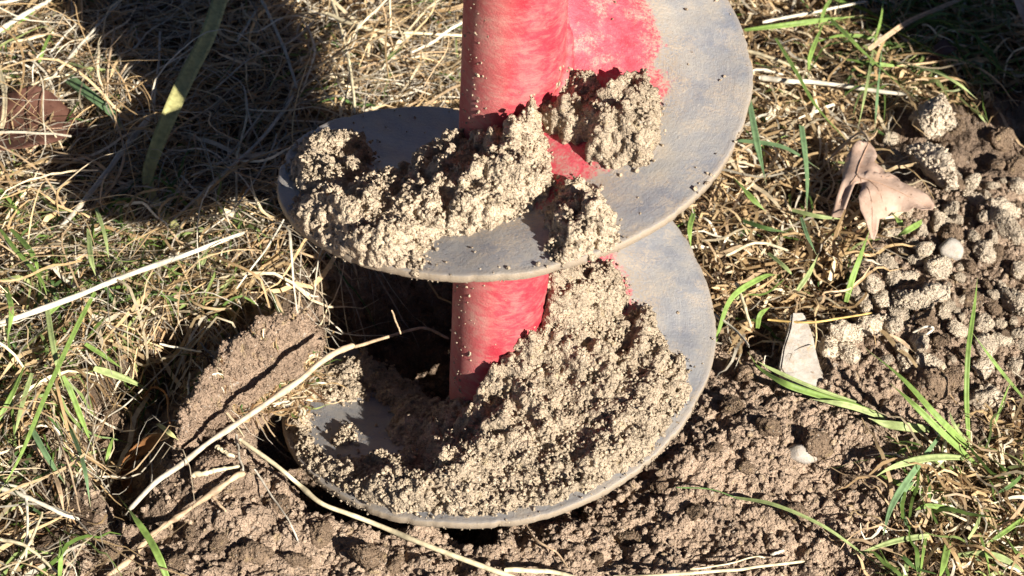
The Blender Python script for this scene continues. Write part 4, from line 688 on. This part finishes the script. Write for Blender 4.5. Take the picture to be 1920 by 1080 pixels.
stick('gold', 5, [(1440, 600), (1520, 604), (1580, 596), (1634, 587)], 12, 6, 'golden straw at the edge of the pale clods')
stick('white', 6, [(1714, 644, 4), (1730, 632, 8), (1750, 616, 12), (1735, 613, 13), (1712, 623, 8)], label='white straw bent into a loop on the clods', rough=.05)
blade('tan', 8, [(1668, 628), (1690, 640), (1714, 660)], 12, 4, 'curved tan dead blade on the clods beside the bent straw')
stick('straw', 9, [(612, 24), (660, 46), (715, 58), (790, 62), (880, 68)], 16, 8, 'pale straw lying behind the red shaft')
blade('deep', 8, [(720, 118), (738, 100), (757, 85)], 8, 8, 'dark green blade tip behind the upper turn')
# ------------------------------------------------------------------ leaves
def leaf(name, label, outline, mid, z, mat, curl, stem=None, veins=()):
    o2 = np.array([at(px, py, z)[:2] for px, py in outline]); bm = bmesh.new(); vs = [bm.verts.new((q[0], q[1], 0)) for q in o2]; f = bm.faces.new(vs)
    bmesh.ops.triangulate(bm, faces=[f]); bmesh.ops.subdivide_edges(bm, edges=bm.edges[:], cuts=4, use_grid_fill=True); bmesh.ops.triangulate(bm, faces=bm.faces[:])
    bmesh.ops.beautify_fill(bm, faces=bm.faces[:], edges=bm.edges[:])
    V = np.array([v.co[:] for v in bm.verts]); bm.verts.ensure_lookup_table(); F = np.array([[v.index for v in f.verts] for f in bm.faces]); bm.free()
    m2 = np.array([at(px, py, z)[:2] for px, py in mid]); c = m2.mean(0); dm = np.full(len(V), 9.); tt = np.zeros(len(V))
    for k in range(len(m2) - 1):
        e = m2[k + 1] - m2[k]; t = np.clip(((V[:, :2] - m2[k]) @ e) / (e @ e), 0, 1); d = np.linalg.norm(V[:, :2] - m2[k] - t[:, None] * e, axis=1); tt = np.where(d < dm, (k + t) / (len(m2) - 1), tt); dm = np.minimum(dm, d)
    de = edged(V[:, 0], V[:, 1], o2)
    V[:, 2] = z + curl(V, dm, tt, de) + .0007 * (fbm(V[:, 0] * 200, V[:, 1] * 200, 0, 5) - .5)
    org = np.array([c[0], c[1], z - .01]); root_ = tag(empty(name, org), label, 'leaf')
    me = mesh_np('leaf_blade', V - org, F); b = link('leaf_blade', me, M[mat], root_); sd = b.modifiers.new('t', 'SOLIDIFY'); sd.thickness = .0003; sd.offset = 0
    def zat(x, y): k = ((V[:, :2] - (x, y)) ** 2).sum(1).argmin(); return V[k, 2]
    def rib(pts, r, nm):
        P = spline(np.array([(*at(px, py, z)[:2], 0) for px, py in pts]), 14); P[:, 2] = [zat(x, y) for x, y, _ in P]; P[:, 2] += .0004; v, f_ = tube(P - org, np.linspace(r, r * .35, 14), 6); m_ = mesh_np(nm, v, f_); cattr(m_, np.repeat([[.46, .30, .21]], len(v), 0)); link(nm, m_, M['stalk'], root_)
    rib(mid, .00045, 'midrib')
    for vv in veins: rib(vv, .00024, 'vein')
    if stem:
        P = spline(np.array([on(px, py, hh / 1000) for px, py, hh in stem]), 20); v, f_ = tube(P - org, .0009, 7); m_ = mesh_np('leaf_stem', v, f_); cattr(m_, np.repeat([[.55, .42, .28]], len(v), 0)); link('leaf_stem', m_, M['stalk'], root_)
    return root_
OZ = GZ + .032
def ocurl(V, dm, tt, de):
    return .006 * np.sin(tt * 3.1) - 8 * dm ** 2 + .0026 * sst(.004, 0, de) * np.sin(V[:, 0] * 140 + V[:, 1] * 90) + .0025 * np.sin(V[:, 0] * 170 + 1) * sst(0, .012, dm)
leaf('oak_leaf', 'curled pinkish tan oak leaf with rounded lobes on the soil heap edge', [(1630, 261), (1641, 280), (1643, 300), (1636, 318), (1648, 322), (1668, 332), (1682, 340), (1687, 350), (1709, 361), (1727, 365), (1743, 370), (1752, 380), (1752, 390), (1745, 401), (1726, 404), (1712, 397), (1704, 399), (1686, 394), (1672, 394), (1663, 402), (1649, 411), (1647, 428), (1642, 438), (1635, 435), (1622, 416), (1611, 402), (1606, 384), (1613, 364), (1610, 352), (1600, 358), (1592, 376), (1582, 398), (1560, 392), (1572, 362), (1578, 344), (1578, 322), (1588, 293), (1608, 272)],
     [(1629, 268), (1612, 310), (1604, 342), (1625, 352), (1660, 362), (1700, 376), (1740, 388)], OZ, 'leaf_tan', ocurl, [(1518, 342, 6), (1545, 310, 10), (1580, 274, 18), (1606, 252, 24), (1620, 250, 27), (1630, 266, 28)], [[(1610, 346), (1630, 385), (1638, 428)], [(1625, 352), (1645, 372), (1655, 392)], [(1650, 345), (1668, 338), (1680, 342)], [(1604, 342), (1588, 362), (1572, 382)]])
def bcurl(V, dm, tt, de): return .004 * np.sin(tt * 3) + 10 * dm ** 2
leaf('brown_leaf', 'dark reddish brown pointed leaf half buried in shaded grass', [(-40, 250), (-10, 215), (30, 200), (70, 195), (100, 202), (135, 222), (172, 247), (135, 262), (100, 285), (50, 302), (0, 300)], [(-40, 260), (40, 255), (120, 250), (172, 247)], GZ + .011, 'leaf_brown', bcurl, None, [[(30, 256), (60, 230), (85, 205)], [(60, 254), (80, 270), (95, 282)]])
leaf('brown_leaf', 'brown dead leaf lying in the darkest grass beyond the soil heap', [(1735, 112), (1748, 96), (1765, 82), (1785, 82), (1795, 96), (1780, 110), (1755, 118)], [(1737, 112), (1765, 98), (1793, 92)], GZ + .016, 'leaf_brown', bcurl)
leaf('brown_leaf', 'tan brown leaf edge standing in the shaded grass towards the added post', [(1896, -6), (1910, -20), (1960, -20), (1970, 40), (1945, 80), (1920, 58), (1906, 30)], [(1900, -6), (1925, 30), (1945, 70)], GZ + .03, 'leaf_tan', bcurl)
# ------------------------------------------------------------------ added post, out of view, put in to shade the grass
pc = (.611, .133); a = np.linspace(0, 2 * math.pi, 49)[:-1]; zz = np.concatenate([[-.30], np.linspace(-.26, .9, 40), [.915]])
A_, Z_ = np.meshgrid(a, zz); rr = .098 * (1 + .05 * (fbm(np.cos(A_) * 3, np.sin(A_) * 3, Z_ * 2, 4) - .5)); rr[-1] = .085
V = np.stack([rr * np.cos(A_), rr * np.sin(A_), Z_ - GZ], -1).reshape(-1, 3); n_ = len(V); i = np.arange(n_).reshape(len(zz), 48); i2 = np.roll(i, -1, 1)
F = [tuple(q) for q in np.stack([i[:-1], i2[:-1], i2[1:], i[1:]], -1).reshape(-1, 4)] + [tuple(i[-1])]
me = bpy.data.meshes.new('shadow_post'); me.from_pydata(V.tolist(), [], F); me.polygons.foreach_set('use_smooth', np.full(len(me.polygons), True))
po = link('shadow_post', me, M['wood']); po.location = (*pc, GZ); tag(po, 'added round wooden post out of view that casts the shadow on the grass', 'post')
